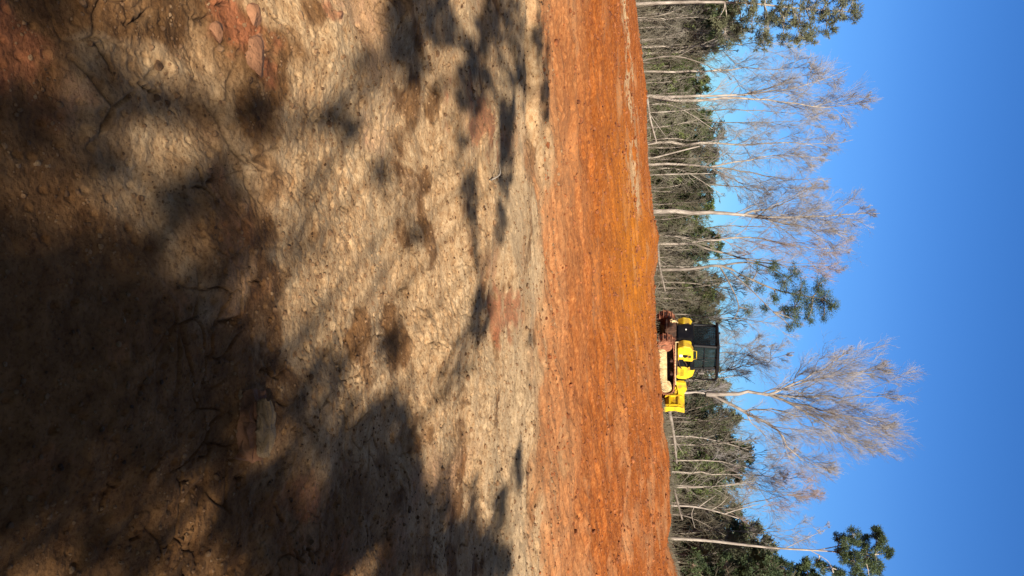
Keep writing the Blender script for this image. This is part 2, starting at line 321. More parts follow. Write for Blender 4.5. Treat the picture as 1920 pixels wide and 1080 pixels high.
_Y = np.geomspace(1, 60, 900)
def ground_many(x, u):
    x = np.atleast_1d(x); u = np.atleast_1d(u); a = (x - 960) / FPX; rx = (u - 540) / FPX; ry = F.y + UP.y * a; rz = F.z + UP.z * a
    out = np.zeros((len(x), 3)); s_ = _Y[None] / ry[:, None]; z = CAMZ + rz[:, None] * s_; X = rx[:, None] * s_
    hit = z < macro(X, np.broadcast_to(_Y[None], X.shape)); k = np.where(hit.any(1), hit.argmax(1), 899); i = np.arange(len(x))
    out[:, 0] = X[i, k]; out[:, 1] = _Y[k]; out[:, 2] = z[i, k]; return out
def soil_material():
    m, nt, b = mat_new('clay_soil'); L = nt.links.new
    tc = node(nt, "ShaderNodeTexCoord"); P = tc.outputs['Object']
    def noise(scale, det=6, rgh=.6, dist=0.0):
        n = node(nt, "ShaderNodeTexNoise"); n.inputs['Scale'].default_value = scale; n.inputs['Detail'].default_value = det; n.inputs['Roughness'].default_value = rgh
        n.inputs['Distortion'].default_value = dist
        L(P, n.inputs['Vector']); return n.outputs[0]
    def ramp(src, stops):
        r = node(nt, "ShaderNodeValToRGB"); els = r.color_ramp.elements
        els[0].position, els[1].position = stops[0][0], stops[-1][0]; els[0].color = (*stops[0][1], 1); els[1].color = (*stops[-1][1], 1)
        for p, c in stops[1:-1]: e = els.new(p); e.color = (*c, 1)
        L(src, r.inputs[0]); return r.outputs[0]
    def mixc(f, a, bb, mode='MIX'):
        x = node(nt, "ShaderNodeMix", data_type='RGBA', blend_type=mode)
        if isinstance(f, (int, float)): x.inputs[0].default_value = f
        else: L(f, x.inputs[0])
        for s, v in ((6, a), (7, bb)):
            if isinstance(v, tuple): x.inputs[s].default_value = (*v, 1)
            else: L(v, x.inputs[s])
        return x.outputs[2]
    def math_(op, a, bb):
        x = node(nt, "ShaderNodeMath", operation=op)
        for i, v in enumerate((a, bb)):
            if isinstance(v, (int, float)): x.inputs[i].default_value = v
            else: L(v, x.inputs[i])
        x.use_clamp = True
        return x.outputs[0]
    def at_(nm):
        a = node(nt, "ShaderNodeAttribute", attribute_name=nm); s = node(nt, "ShaderNodeSeparateColor"); L(a.outputs['Color'], s.inputs[0]); return s.outputs
    so_, sd = at_('soil'), at_('soil_detail')
    n1 = noise(2.2, 9, .62); n2 = noise(14, 8, .65); n3 = noise(70, 5, .7); n4 = noise(.7, 4)
    tan = ramp(n2, [(.28, (.28, .150, .064)), (.5, (.43, .285, .155)), (.74, (.59, .43, .26))])
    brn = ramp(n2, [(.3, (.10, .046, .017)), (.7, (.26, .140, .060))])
    org = ramp(n2, [(.25, (.14, .027, .005)), (.5, (.30, .086, .016)), (.75, (.48, .19, .055))])
    deep = ramp(n2, [(.27, (.27, .078, .005)), (.75, (.52, .19, .02))])
    red = ramp(n2, [(.27, (.17, .050, .022)), (.75, (.40, .15, .07))])
    gry = ramp(n2, [(.27, (.28, .19, .105)), (.75, (.58, .43, .265))])
    def sharp(f, n, lo=.30, hi=.70):   # breaks a mask's border up with noise
        s = math_('ADD', f, math_('SUBTRACT', n, .5)) if False else None
        x = node(nt, "ShaderNodeMath", operation='MULTIPLY_ADD'); L(n, x.inputs[0]); x.inputs[1].default_value = .9; L(f, x.inputs[2])
        y = node(nt, "ShaderNodeMapRange", interpolation_type='SMOOTHSTEP'); L(x.outputs[0], y.inputs[0]); y.inputs[1].default_value = .45 + lo; y.inputs[2].default_value = .45 + hi
        return y.outputs[0]
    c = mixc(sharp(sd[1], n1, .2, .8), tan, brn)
    c = mixc(sharp(so_[2], n2, .15, .85), c, gry)
    mot = ramp(noise(1.7, 9, .7, .6), [(.30, (.52, .46, .42)), (.5, (1, 1, 1)), (.72, (1.3, 1.42, 1.7))])
    org = mixc(.7, org, mot, 'MULTIPLY')
    pa = node(nt, 'ShaderNodeAttribute', attribute_name='pale_dust'); org = mixc(math_('MULTIPLY', pa.outputs['Fac'], .62), org, ramp(n2, [(.27, (.36, .17, .07)), (.75, (.62, .37, .19))]))
    c = mixc(sharp(so_[0], n2, .15, .8), c, mixc(sd[2], org, deep))
    c = mixc(sharp(so_[1], n2, .15, .95), c, red)
    # fine grains: pale grit and dark crumbs
    grit = ramp(n3, [(.36, (.55, .50, .46)), (.5, (1, 1, 1)), (.66, (1.0, 1.0, 1.0)), (.74, (1.35, 1.35, 1.35))])
    c = mixc(.85, c, grit, 'MULTIPLY')
    c = mixc(math_('MULTIPLY', sd[0], .75), c, (.035, .022, .015))
    big = ramp(n4, [(.35, (.80, .78, .75)), (.65, (1.12, 1.10, 1.08))]); c = mixc(.8, c, big, 'MULTIPLY')
    L(c, b.inputs['Base Color']); b.inputs['Roughness'].default_value = .95; b.inputs['Specular IOR Level'].default_value = .15
    v = node(nt, "ShaderNodeTexVoronoi"); v.inputs['Scale'].default_value = 45; L(P, v.inputs['Vector'])
    hsum = node(nt, "ShaderNodeMath", operation='MULTIPLY_ADD'); L(n2, hsum.inputs[0]); hsum.inputs[1].default_value = 2.2; L(n3, hsum.inputs[2])
    h3 = node(nt, "ShaderNodeMath", operation='MULTIPLY_ADD'); L(v.outputs[0], h3.inputs[0]); h3.inputs[1].default_value = -.6; L(hsum.outputs[0], h3.inputs[2])
    bp = node(nt, "ShaderNodeBump"); bp.inputs['Strength'].default_value = .6; bp.inputs['Distance'].default_value = .010
    L(h3.outputs[0], bp.inputs['Height']); L(bp.outputs[0], b.inputs['Normal'])
    return m
MT['soil'] = soil_material()
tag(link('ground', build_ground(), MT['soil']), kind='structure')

# ------------------------------------------------------------------ loose clods
def rock_verts(rg):
    import bmesh
    bm = bmesh.new(); bmesh.ops.create_icosphere(bm, subdivisions=2, radius=1)
    V = np.array([v.co[:] for v in bm.verts]); T = np.array([[v.index for v in f.verts] for f in bm.faces]); bm.free()
    for _ in range(7):
        n = rg.normal(size=3); n /= np.linalg.norm(n); d = V @ n; k = rg.uniform(.45, .8); V = V - np.outer(np.clip(d - k, 0, None), n)
    V *= rg.uniform(.75, 1.25, 3) * np.array([1, 1, .75]); V *= 1 + rg.normal(size=(len(V), 1)) * .04
    return V, T
def scatter(name, n, size_f, pos_f, mat, seed, low=False):
    rg = np.random.default_rng(seed); base = [rock_verts(rg) for _ in range(8)]
    X, Y = pos_f(rg, n); s = size_f(rg, n, X, Y); Z = gh(X, Y); Vs, Ts = [], []; o = 0
    for i in range(n):
        V, T = base[i % 8]; a = rg.uniform(0, 6.283); c_, s_ = math.cos(a), math.sin(a)
        W = V * s[i]; W = np.stack([W[:, 0] * c_ - W[:, 1] * s_ + X[i], W[:, 0] * s_ + W[:, 1] * c_ + Y[i], W[:, 2] + Z[i] + s[i] * .22], 1)
        Vs.append(W); Ts.append(T + o); o += len(W)
    return link(name, raw_mesh(name, np.concatenate(Vs), np.concatenate(Ts), False), mat)
MT['clod_orange'] = noisemat('orange_clods', (.08, .022, .008), (.34, .12, .04), 7, .95, bump=.5, bscale=60)
MT['clod_tan'] = noisemat('tan_clods', (.045, .022, .010), (.30, .19, .10), 14, .95, bump=.5, bscale=60, c3=(.18, .10, .05))
def pos_far(rg, n):
    th = rg.uniform(-.52, .52, n); r = 9 + 30 * rg.uniform(0, 1, n) ** 1.0
    return r * np.sin(th), r * np.cos(th)
def size_far(rg, n, X, Y): return np.clip(rg.lognormal(math.log(.020), .6, n), .008, .10) * (.45 + np.clip(np.hypot(X, Y) - 9, 0, 20) * .04)
tag(scatter('clay_clods', 10000, size_far, pos_far, MT['clod_orange'], 5), kind='stuff')
def pos_near(rg, n):
    th = rg.uniform(-.5, .5, n); r = 1.5 * (10.5 / 1.5) ** (rg.uniform(0, 1, n) ** .7)
    return r * np.sin(th), r * np.cos(th)
def size_near(rg, n, X, Y):
    return np.clip(rg.lognormal(math.log(.0045), .5, n), .002, .018) * (.6 + np.hypot(X, Y) * .13)
tag(scatter('soil_crumbs', 11000, size_near, pos_near, MT['clod_tan'], 6), kind='stuff')

# the broken slab of clay half out of the ground, right of the feet
def slab():
    p = ground_at(432, 800); g = float(gh(p[0], p[1])[0])
    root = empty('clay_slab', (p[0], p[1], g), R(0))
    rg = np.random.default_rng(3)
    def prism(pts, z0, z1, dx=.0, dy=.0, nm='x', mat=None, jit=.004):
        n = len(pts); rows = []; K = 5
        P = np.array(pts, float); P = resample(np.c_[np.r_[P, P[:1]], np.zeros(n + 1)], 28)[:-1, :2]; n = len(P)
        for k in range(K):
            t = k / (K - 1); q = P + rg.normal(size=P.shape) * jit; q = q + np.array([dx, dy]) * t
            rows.append(np.c_[q, np.full(n, z0 + (z1 - z0) * t) + rg.normal(size=n) * jit * .5])
        c0 = np.array([P.mean(0)[0] + dx, P.mean(0)[1] + dy, z1 + .006]); rows.append(rows[-1] * .5 + c0 * .5 + rg.normal(size=(n, 3)) * jit * .6); rows.append(np.tile(c0, (n, 1)))
        V = np.concatenate(rows); K = len(rows); i = np.arange(K - 1)[:, None] * n; j = np.arange(n)[None]; j2 = (j + 1) % n
        return link(nm, raw_mesh(nm, V, np.stack([i + j, i + j2, i + n + j2, i + n + j], -1).reshape(-1, 4)), mat, root)
    prism([(-.14, -.03), (-.05, -.055), (.08, -.05), (.12, -.02), (.11, .05), (.02, .075), (-.10, .07)], -.05, .04, 0, .02, 'slab_body', MT['slab_red'], .008)
    prism([(-.10, .005), (.02, -.01), (.10, .01), (.11, .06), (.03, .09), (-.07, .075)], .048, .064, 0, .02, 'pale_crust', MT['crust'], .006)
    tag(root, 'broken slab of orange clay with a pale dried crust, half buried in the shaded foreground', 'clay slab')
MT['slab_red'] = noisemat('fresh_clay', (.11, .05, .027), (.29, .14, .072), 9, .9, bump=.5, bscale=40)
MT['crust'] = noisemat('dried_crust', (.13, .085, .045), (.30, .21, .12), 9, .95, bump=.5, bscale=50)
slab()
def clod(px, pu, s, mat, label, seed, flat=.6):
    rg = np.random.default_rng(seed); V, T = rock_verts(rg); p = ground_at(px, pu); g = float(gh(p[0], p[1])[0])
    import bmesh
    me = raw_mesh('clay_clod', V * np.array(s), T); bm = bmesh.new(); bm.from_mesh(me); bmesh.ops.subdivide_edges(bm, edges=bm.edges, cuts=2, use_grid_fill=True)
    for v in bm.verts:
        c = v.co; k = (perlin(np.array([c.x * 30 + c.z * 9]), np.array([c.y * 30 - c.z * 11]), seed)[0]); v.co = c * (1 + .13 * k)
    bm.to_mesh(me); bm.free()
    o = link('clay_clod', me, mat); o.location = (p[0], p[1], g + s[2] * .15); tag(o, label, 'clod', 'broken clay clods in the foreground')
clod(470, 105, (.085, .11, .045), MT['slab_red'], 'largest reddish clay clod, at the upper left in front of the lit tan soil', 11)
clod(415, 62, (.05, .06, .03), MT['slab_red'], 'small reddish clod nearest the camera beside the big red clod', 12)
clod(468, 30, (.055, .055, .035), MT['slab_red'], 'bright orange-red clod at the left edge of the foreground', 13)
clod(620, 28, (.03, .035, .02), MT['slab_red'], 'little dark red clod farther off at the left edge', 15)
# the thin pale stick on the shaded lip
p0 = ground_at(912, 338); p1 = ground_at(930, 308)
P = resample([(p0[0], p0[1], float(gh(p0[0], p0[1])[0]) + .02), ((p0[0] + p1[0]) / 2 + .02, (p0[1] + p1[1]) / 2, float(gh(p0[0], p0[1])[0]) + .06), (p1[0], p1[1], float(gh(p1[0], p1[1])[0]) + .05)], 12)
V, Q = poly_tube(P, np.linspace(.007, .003, 12), 6, .1)
tag(link('stick', raw_mesh('stick', V, Q, True), MT['bark_pale']), 'thin pale bent stick lying on the shaded soil left of centre', 'stick')

# ------------------------------------------------------------------ tree machinery
def spawn(P, D, Lp, rp, n, ratio, ang, rg, up=.15, t0=.25, curved=.18):
    """children of branches given as curved strokes; P (m,4,3) sample points"""
    m = len(P); idx = np.repeat(np.arange(m), n); t = rg.uniform(t0, 1, m * n); k = np.minimum((t * 3).astype(int), 2); q = t * 3 - k
    A = P[idx, k]; B = P[idx, k + 1]; st = A + (B - A) * q[:, None]; T = B - A; T /= np.linalg.norm(T, axis=1, keepdims=True) + 1e-9
    a1, a2 = frames(T); ph = rg.uniform(0, 2 * math.pi, m * n); an = np.radians(rg.normal(ang, 9, m * n))
    d = T * np.cos(an)[:, None] + (a1 * np.cos(ph)[:, None] + a2 * np.sin(ph)[:, None]) * np.sin(an)[:, None]
    d[:, 2] += up; d /= np.linalg.norm(d, axis=1, keepdims=True)
    L = Lp[idx] * ratio * (1.25 - .55 * t) * rg.uniform(.6, 1.25, m * n); r = rp[idx] * (1 - .6 * t) * .55
    return strokes(st, d, L, rg, up, curved), L, r
def strokes(st, d, L, rg, up=.1, curved=.18):
    n = len(st); C = rg.normal(size=(n, 3)) * curved; C[:, 2] += up * .8; out = np.zeros((n, 4, 3))
    for i, t in enumerate((0, 1 / 3, 2 / 3, 1)):
        out[:, i] = st + (d * t + C * t * t * .6 + (rg.normal(size=(n, 3)) * .035 if 0 < i < 3 else 0)) * L[:, None]
    return out
def stroke_mesh(P, r, k=3, rmin=.004, tip=.35):
    rs = np.stack([r, r * .8, r * .6, r * tip], 1); rs = np.maximum(rs, rmin); parts = []
    return seg_tubes(P[:, :3].reshape(-1, 3), P[:, 1:].reshape(-1, 3), rs[:, :3].ravel(), rs[:, 1:].ravel(), k)
def limbs_of(trunk, rad, n, H, rg, t0, ang, lmax, up):
    """main limbs leaving a trunk polyline"""
    N = len(trunk); t = np.linspace(t0, .97, n) + rg.normal(size=n) * .012; t = np.clip(t, t0, .99); k = np.minimum((t * (N - 1)).astype(int), N - 2); q = t * (N - 1) - k
    st = trunk[k] + (trunk[k + 1] - trunk[k]) * q[:, None]; T = trunk[k + 1] - trunk[k]; T /= np.linalg.norm(T, axis=1, keepdims=True)
    ph = np.arange(n) * 2.4 + rg.normal(size=n) * .4; an = np.radians(rg.normal(ang, 8, n)); a1, a2 = frames(T)
    d = T * np.cos(an)[:, None] + (a1 * np.cos(ph)[:, None] + a2 * np.sin(ph)[:, None]) * np.sin(an)[:, None]
    s = (t - t0) / (1 - t0); L = lmax * (np.sin(np.clip(s * .85 + .18, 0, 1) * math.pi) * .75 + .3 * (1 - s)) * rg.uniform(.75, 1.2, n)
    r = np.maximum(np.interp(t * (N - 1), np.arange(N), rad) * .5, .02)
    return strokes(st, d, L, rg, up, .12), L, r

def bare_tree(name, label, base, paths, rbase, rg_seed, Hc=None, lmax=3.2, nl=14, ang=42, up=.30, t0=.35, dens=1.0, twigmat='twig', trunkmat='bark_pale', group='tall bare trees beyond the mound', cat='tree'):
    """paths: first one is the trunk, others are forks; world points. Base moves to origin."""
    rg = np.random.default_rng(rg_seed); o = np.array(base, float); tr, li, tw = [], [], []
    root = empty(name, tuple(o))
    prev = []
    for i, (pts, r0, r1, tt0, n_, lm) in enumerate(paths):
        pts = [np.array(p, float) - o for p in pts]
        if i:                                              # a fork grows out of what is already there
            k = np.concatenate(prev); pts[0] = k[np.argmin(np.linalg.norm(k - pts[0], axis=1))]
        P = resample(pts, 16); P[1:-1] += rg.normal(size=(14, 3)) * .045; rad = r1 + (r0 - r1) * (1 - np.linspace(0, 1, 16)) ** 1.25; prev.append(P)
        if i == 0: rad[0] *= 1.25
        tube = poly_tube(P, rad, 8, .04, rg_seed + i)
        S1, L1, r1_ = limbs_of(P, rad, n_ + (3 if i == 0 else 0), 1, rg, max(tt0 - (.08 if i == 0 else 0), .05), ang, lm, up)
        kp = rg.uniform(0, 1, len(S1)) > .14; S1, L1, r1_ = S1[kp], L1[kp], r1_[kp]
        S2, L2, r2 = spawn(S1, None, L1, r1_, int(7 * dens), .62, 34, rg, up * .6)
        tw += [stroke_mesh(S1, np.minimum(r1_, .045), 5, .012, .4), stroke_mesh(S2, np.minimum(r2, .026), 4, .008)]
        S3, L3, r3 = spawn(S2, None, L2, r2, 5, .62, 36, rg, up * .5, .1); tw.append(stroke_mesh(S3, np.minimum(r3, .009), 3, .0045))
        S4, L4, r4 = spawn(S3, None, L3, r3, 5, .75, 30, rg, up * .4, .1); tw.append(stroke_mesh(S4, np.minimum(r4, .0055), 3, .0032))
        if i == 0: link('trunk', raw_mesh('trunk', *tube, True), MT[trunkmat], root)
        else: link('limb', raw_mesh('limb', *tube, True), MT['bark_grey'] if r0 < .1 else MT[trunkmat], root)
    link('branches', raw_mesh('branches', *merge(tw), False), MT[twigmat], root)
    tag(root, label, cat, group); return root
def gz(X, Y): return float(gh(X, Y)[0])
def W(x, u, Y): return at(x, u, Y)
def base_at(u, Y):
    X = (u - 540) / FPX * Y * .985; return np.array([X, Y, gz(X, Y) - .1])

# ------------------------------------------------------------------ tall bare trees in front of the wood
def simple(u0, pts, Y, r0, seed, label, name='bare_tree', lmax=2.6, nl=14, t0=.35, dens=1.0, extra=(), **kw):
    b = base_at(u0, Y); P = [b] + [W(x, u, Y + dy) for x, u, dy in pts]
    paths = [(P, r0, r0 * .08, t0, nl, lmax)]
    for pp, rr, tt, n_, lm in extra:
        paths.append(([W(x, u, Y + dy) for x, u, dy in pp], rr, rr * .12, tt, n_, lm))
    return bare_tree(name, label, b, paths, r0, seed, **kw) if 'paths' not in kw else None

simple(133, [(1300, 134, 0), (1400, 130, .3), (1480, 127, 0), (1550, 128, 0)], 54, .10, 1, 'slender bare tree with one straight pale stem, fourth tall trunk from the left edge', lmax=2.1, nl=12, t0=.5)
simple(181, [(1290, 181, 0), (1380, 178, .3), (1450, 172, 0), (1540, 150, 0), (1590, 130, 0)], 52, .13, 2, 'bare tree with a twin pale trunk and the broadest crown left of the bulldozer', lmax=2.6, nl=13, t0=.42,
       extra=[([(1212, 191, .2), (1300, 190, .2), (1385, 183, .2), (1480, 192, .4), (1560, 200, .3), (1640, 182, 0)], .12, .45, 16, 2.5), ([(1400, 178, 0), (1470, 155, .5), (1520, 120, 1)], .07, .3, 8, 1.8)])
simple(268, [(1300, 268, 0), (1400, 270, .2), (1480, 268, 0), (1560, 272, 0), (1600, 262, 0)], 56, .13, 3, 'bare tree with a single dark straight upper trunk, just left of the leaning pole', lmax=2.2, nl=15, t0=.4)
simple(307, [(1280, 308, 0), (1340, 311, 0), (1400, 300, 0), (1480, 290, .6), (1560, 300, 0)], 53, .11, 4, 'bare tree forking low into a fan of fine limbs, right of the leaning pole', lmax=2.4, nl=13, t0=.42,
       extra=[([(1340, 311, 0), (1400, 322, .5), (1470, 335, 1), (1560, 335, 1)], .07, .1, 10, 2.0), ([(1330, 310, 0), (1390, 345, -.6), (1450, 370, -1)], .06, .1, 8, 1.6)])
simple(395, [(1290, 397, 0), (1360, 402, 0), (1420, 405, .2), (1500, 408, 0), (1580, 404, 0), (1650, 400, 0)], 50, .19, 5, 'bare tree with the thickest pale trunk, midway between leaning pole and green oak crown', lmax=2.7, nl=17, t0=.42,
       extra=[([(1400, 404, 0), (1460, 385, .5), (1520, 352, 1)], .09, .2, 10, 1.9), ([(1420, 405, 0), (1500, 425, -.4), (1590, 440, -1)], .08, .15, 10, 2.1)])
simple(457, [(1290, 456, 0), (1330, 450, 0), (1400, 446, 0), (1500, 462, 0), (1600, 470, 0)], 53, .12, 6, 'bare tree with a pale trunk beside a low hump on the crest', lmax=2.4, nl=14, t0=.42, twigmat='twig_red',
       extra=[([(1300, 460, 0), (1370, 478, .5), (1450, 495, 1), (1580, 505, 1)], .08, .25, 11, 2.3)])
# the great vase-shaped tree by the dozer
big = [([(1330, 738, 0), (1400, 737, 0), (1440, 738, 0), (1500, 715, .4), (1590, 662, 1)], .13, .3, 15, 2.6),
       ([(1330, 742, 0), (1390, 768, -.5), (1450, 800, -1), (1490, 850, -1.5), (1560, 885, -2)], .12, .25, 14, 2.3),
       ([(1440, 738, 0), (1500, 768, .4), (1560, 800, 1), (1650, 855, 1.5)], .09, .15, 15, 2.4),
       ([(1440, 738, 0), (1520, 745, 1), (1600, 745, 1.5), (1695, 742, 2)], .08, .15, 15, 2.6),
       ([(1480, 725, 0), (1560, 705, 1.5), (1675, 692, 2)], .06, .1, 12, 2.2),
       ([(1470, 755, .3), (1560, 775, -1), (1680, 795, -1.5)], .07, .1, 12, 2.3),
       ([(1400, 770, -.5), (1450, 770, .5), (1520, 785, 1), (1600, 820, 2)], .06, .2, 10, 2.0)]
simple(736, [(1300, 737, 0), (1330, 740, 0), (1345, 741, 0)], 47, .21, 7, 'great vase-shaped bare tree rising behind the bulldozer blade, the tallest of all', name='bare_tree', lmax=1.0, nl=2, t0=.8, extra=big, up=.38, ang=30, dens=1.15)
simple(700, [(1320, 696, 0), (1370, 690, 0), (1410, 655, 0), (1440, 622, 0)], 55, .07, 8, 'small bare tree leaning left behind the bulldozer cab', lmax=1.5, nl=10, t0=.4, dens=.7,
       extra=[([(1370, 690, 0), (1430, 680, .3), (1490, 660, 0)], .04, .1, 6, 1.2)])
simple(840, [(1310, 845, 0), (1380, 850, 0), (1440, 852, 0), (1500, 850, 0)], 60, .07, 9, 'thin bare tree right of the great vase-shaped tree', lmax=1.8, nl=10, t0=.55, dens=.8, trunkmat='bark_grey')
simple(862, [(1300, 864, 0), (1350, 866, 0), (1420, 880, 0), (1480, 890, 0)], 57, .085, 10, 'left one of two thin pale stems right of the great bare tree', lmax=2.0, nl=9, t0=.5, dens=.8)
simple(883, [(1300, 886, 0), (1350, 889, 0), (1440, 893, 0), (1530, 905, 0)], 57, .085, 12, 'right one of two thin pale stems right of the great bare tree', lmax=2.2, nl=10, t0=.5, dens=.9, twigmat='twig_red')
simple(965, [(1330, 960, 0), (1400, 945, 0), (1460, 930, 0), (1550, 922, 0)], 60, .09, 13, 'bare tree with a reddish twig crown, left of the tall pine near the right edge', lmax=2.6, nl=12, t0=.4, dens=1.0, trunkmat='bark_grey', twigmat='twig_red')
simple(1000, [(1330, 995, 0), (1430, 1000, 0), (1500, 990, 0), (1560, 985, 0)], 61, .07, 14, 'thin grey bare tree close beside the tall pine near the right edge', lmax=1.7, nl=10, t0=.55, dens=.7, trunkmat='bark_grey')
simple(88, [(1270, 87, 0), (1360, 84, 0), (1450, 80, 0), (1540, 84, 0)], 58, .08, 15, 'slim bare tree in the crowd of thin stems at the far left', lmax=2.1, nl=11, t0=.45, dens=.9)
simple(530, [(1290, 529, 0), (1370, 520, 0), (1450, 500, 0)], 62, .07, 16, 'thin grey bare tree under the green oak crown', lmax=1.8, nl=9, t0=.4, dens=.7, trunkmat='bark_grey')
simple(345, [(1290, 345, 0), (1370, 348, 0), (1460, 352, 0), (1560, 352, 0)], 62, .08, 17, 'grey bare tree standing back between the fan-limbed tree and the thickest trunk', lmax=2.2, nl=11, t0=.4, dens=.9, trunkmat='bark_grey')
simple(228, [(1290, 228, 0), (1370, 230, 0), (1470, 228, 0), (1570, 222, 0)], 63, .08, 18, 'grey bare tree standing back to the right of the twin trunk', lmax=2.2, nl=11, t0=.45, dens=.9, trunkmat='bark_grey')
simple(640, [(1320, 640, 0), (1400, 648, 0), (1470, 655, 0)], 64, .05, 19, 'low thin bare tree peeping over the bulldozer roof', lmax=1.2, nl=8, t0=.5, dens=.6, trunkmat='bark_grey')
for j_, (u_, tp_, lb_) in enumerate([(600, 1515, 'hazy thin grey bare tree filling the gap between oak crown and bulldozer'), (427, 1580, 'grey bare tree set back just right of the thickest pale trunk'), (488, 1600, 'grey bare tree set back left of the leaning evergreen oak'),
        (208, 1590, 'grey bare tree set back close against the twin trunk'), (790, 1540, 'grey bare tree set back below the right limbs of the great tree'), (918, 1545, 'grey bare tree set back above the crooked snag'), (665, 1490, 'hazy low bare tree behind the front of the bulldozer cab')]):
    simple(u_, [(1300, u_ + 2, 0), (1380, u_ - 4, 0), (tp_ - 70, u_ + 6, 0), (tp_, u_ + 1, 0)], 67 + j_ % 3, .085, 140 + j_, lb_, lmax=2.6, nl=12, t0=.38, dens=.8, trunkmat='bark_grey')
# leaning dead pole, and the snag on the right
def dead(name, label, paths, Y, seed, mat='bark_pale'):
    b = base_at(paths[0][0][0][1], Y) ; tr = []; root = empty(name, tuple(b))
    for i, (pp, r0, r1) in enumerate(paths):
        pts = [W(x, u, Y + dy) for x, u, dy in pp]
        if i == 0: pts = [b] + pts
        P = resample(np.array(pts) - b, 12); tr.append(poly_tube(P, np.linspace(r0, r1, 12), 7, .05, seed + i))
        if i == 0: trunk = tr.pop()
    link('trunk', raw_mesh('trunk', *trunk, True), MT[mat], root)
    if tr: link('branches', raw_mesh('branches', *merge(tr), True), MT[mat], root)
    tag(root, label, 'dead tree')
dead('dead_pole', 'pale dead pole leaning left against the straight dark trunk', [([(1222, 296, 0), (1260, 287, 0), (1312, 274, 0)], .075, .035)], 51, 1)
dead('dead_snag', 'pale broken snag with crooked forked branches right of the two thin stems', [([(1270, 948, 0), (1302, 950, 0), (1340, 958, 0), (1385, 972, 0)], .09, .03),
     ([(1310, 951, 0), (1325, 940, .2), (1343, 928, .3)], .035, .012), ([(1334, 956, 0), (1352, 945, 0), (1366, 930, 0)], .03, .012), ([(1360, 963, 0), (1385, 955, 0), (1425, 945, 0)], .04, .015), ([(1302, 950, 0), (1297, 965, .2), (1303, 990, .3)], .025, .01)], 50, 5)

# ------------------------------------------------------------------ pines and the evergreen oak
def crown_tree(name, label, b, paths, clusters, seed, mat, group=None, trunkmat='bark_pine', blade=(.22, .028), per=60, rad=.5, cat='pine', leafname='crown'):
    """clusters: world centres with radius; each cluster is split into needle tufts fed by twigs"""
    rg = np.random.default_rng(seed); o = np.array(b); root = empty(name, tuple(o)); tr, li, lf = [], [], []
    tips = []
    for i, (pts, r0, r1) in enumerate(paths):
        P = resample(np.array(pts) - o, 18); tr.append(poly_tube(P, np.linspace(r0, r1, 18), 8, .04, seed + i)); tips.append(P[6:])
    tips = np.concatenate(tips)
    for (c, rc, nt) in clusters:
        rc = rc * 1.75; nt = int(nt * 2.2)
        c = np.array(c) - o; k = np.argmin(np.linalg.norm(tips - c, axis=1) + .35 * np.maximum(tips[:, 2] - c[2], 0)); st = tips[k]
        mid = (st + c) / 2 + np.array([0, 0, .1]); P = resample([st, mid, c], 6); li.append(poly_tube(P, np.linspace(.05, .018, 6), 5))
        d = rg.normal(size=(nt, 3)); d /= np.linalg.norm(d, axis=1, keepdims=True); q = c + d * (rc * rg.uniform(.25, 1, (nt, 1)) ** .6) * np.array([1, 1, .7])
        li.append(seg_tubes(np.repeat(c[None], nt, 0), q, np.full(nt, .012), np.full(nt, .006), 3))
        n = nt * per; pc = np.repeat(q, per, 0); dd = rg.normal(size=(n, 3)); dd /= np.linalg.norm(dd, axis=1, keepdims=True); dd[:, 2] += .25
        lf.append(blades(pc + dd * rad * .25 * rg.uniform(0, 1, (n, 1)), dd, rg.uniform(.6, 1.2, n) * blade[0], rg.uniform(.6, 1.3, n) * blade[1], rg))
    link('trunk', raw_mesh('trunk', *merge(tr + li), True), MT[trunkmat], root)
    link(leafname, raw_mesh(leafname, *merge(lf)), MT[mat], root)
    tag(root, label, cat, group); return root
def cl(lst, Y, seed, spread=1.0):
    rg = np.random.default_rng(seed); return [(W(x, u, Y + rg.uniform(-spread, spread)), r, n) for x, u, r, n in lst]
Y = 52; b = base_at(4, Y)
crown_tree('pine_tree', 'tall thin grey-green pine at the far left edge with a straight pale trunk', b, [([b, W(1300, 4, Y), W(1400, 6, Y), W(1500, 16, Y), W(1590, 22, Y)], .13, .03)],
    cl([(1420, -20, .8, 16), (1450, 20, .7, 14), (1440, 55, .55, 8), (1480, -10, .9, 16), (1500, 40, .7, 14), (1530, 5, .8, 14), (1550, 40, .6, 12), (1580, 15, .5, 10), (1600, 25, .35, 6), (1400, 10, .5, 6), (1390, 60, .5, 6), (1350, 30, .5, 5), (1440, -60, .8, 12), (1520, -40, .7, 12), (1470, 75, .4, 4), (1380, -10, .8, 12), (1410, 40, .7, 12), (1430, 80, .5, 8), (1500, 70, .4, 6), (1560, -20, .7, 12), (1360, 60, .6, 8), (1470, 40, .7, 12), (1520, 60, .4, 7), (1600, -10, .5, 8)], Y, 1), 21, 'needle_grey', 'pines rising above the wood', 'bark_pale', blade=(.20, .026), per=46)
Y = 51; b = base_at(505, Y)
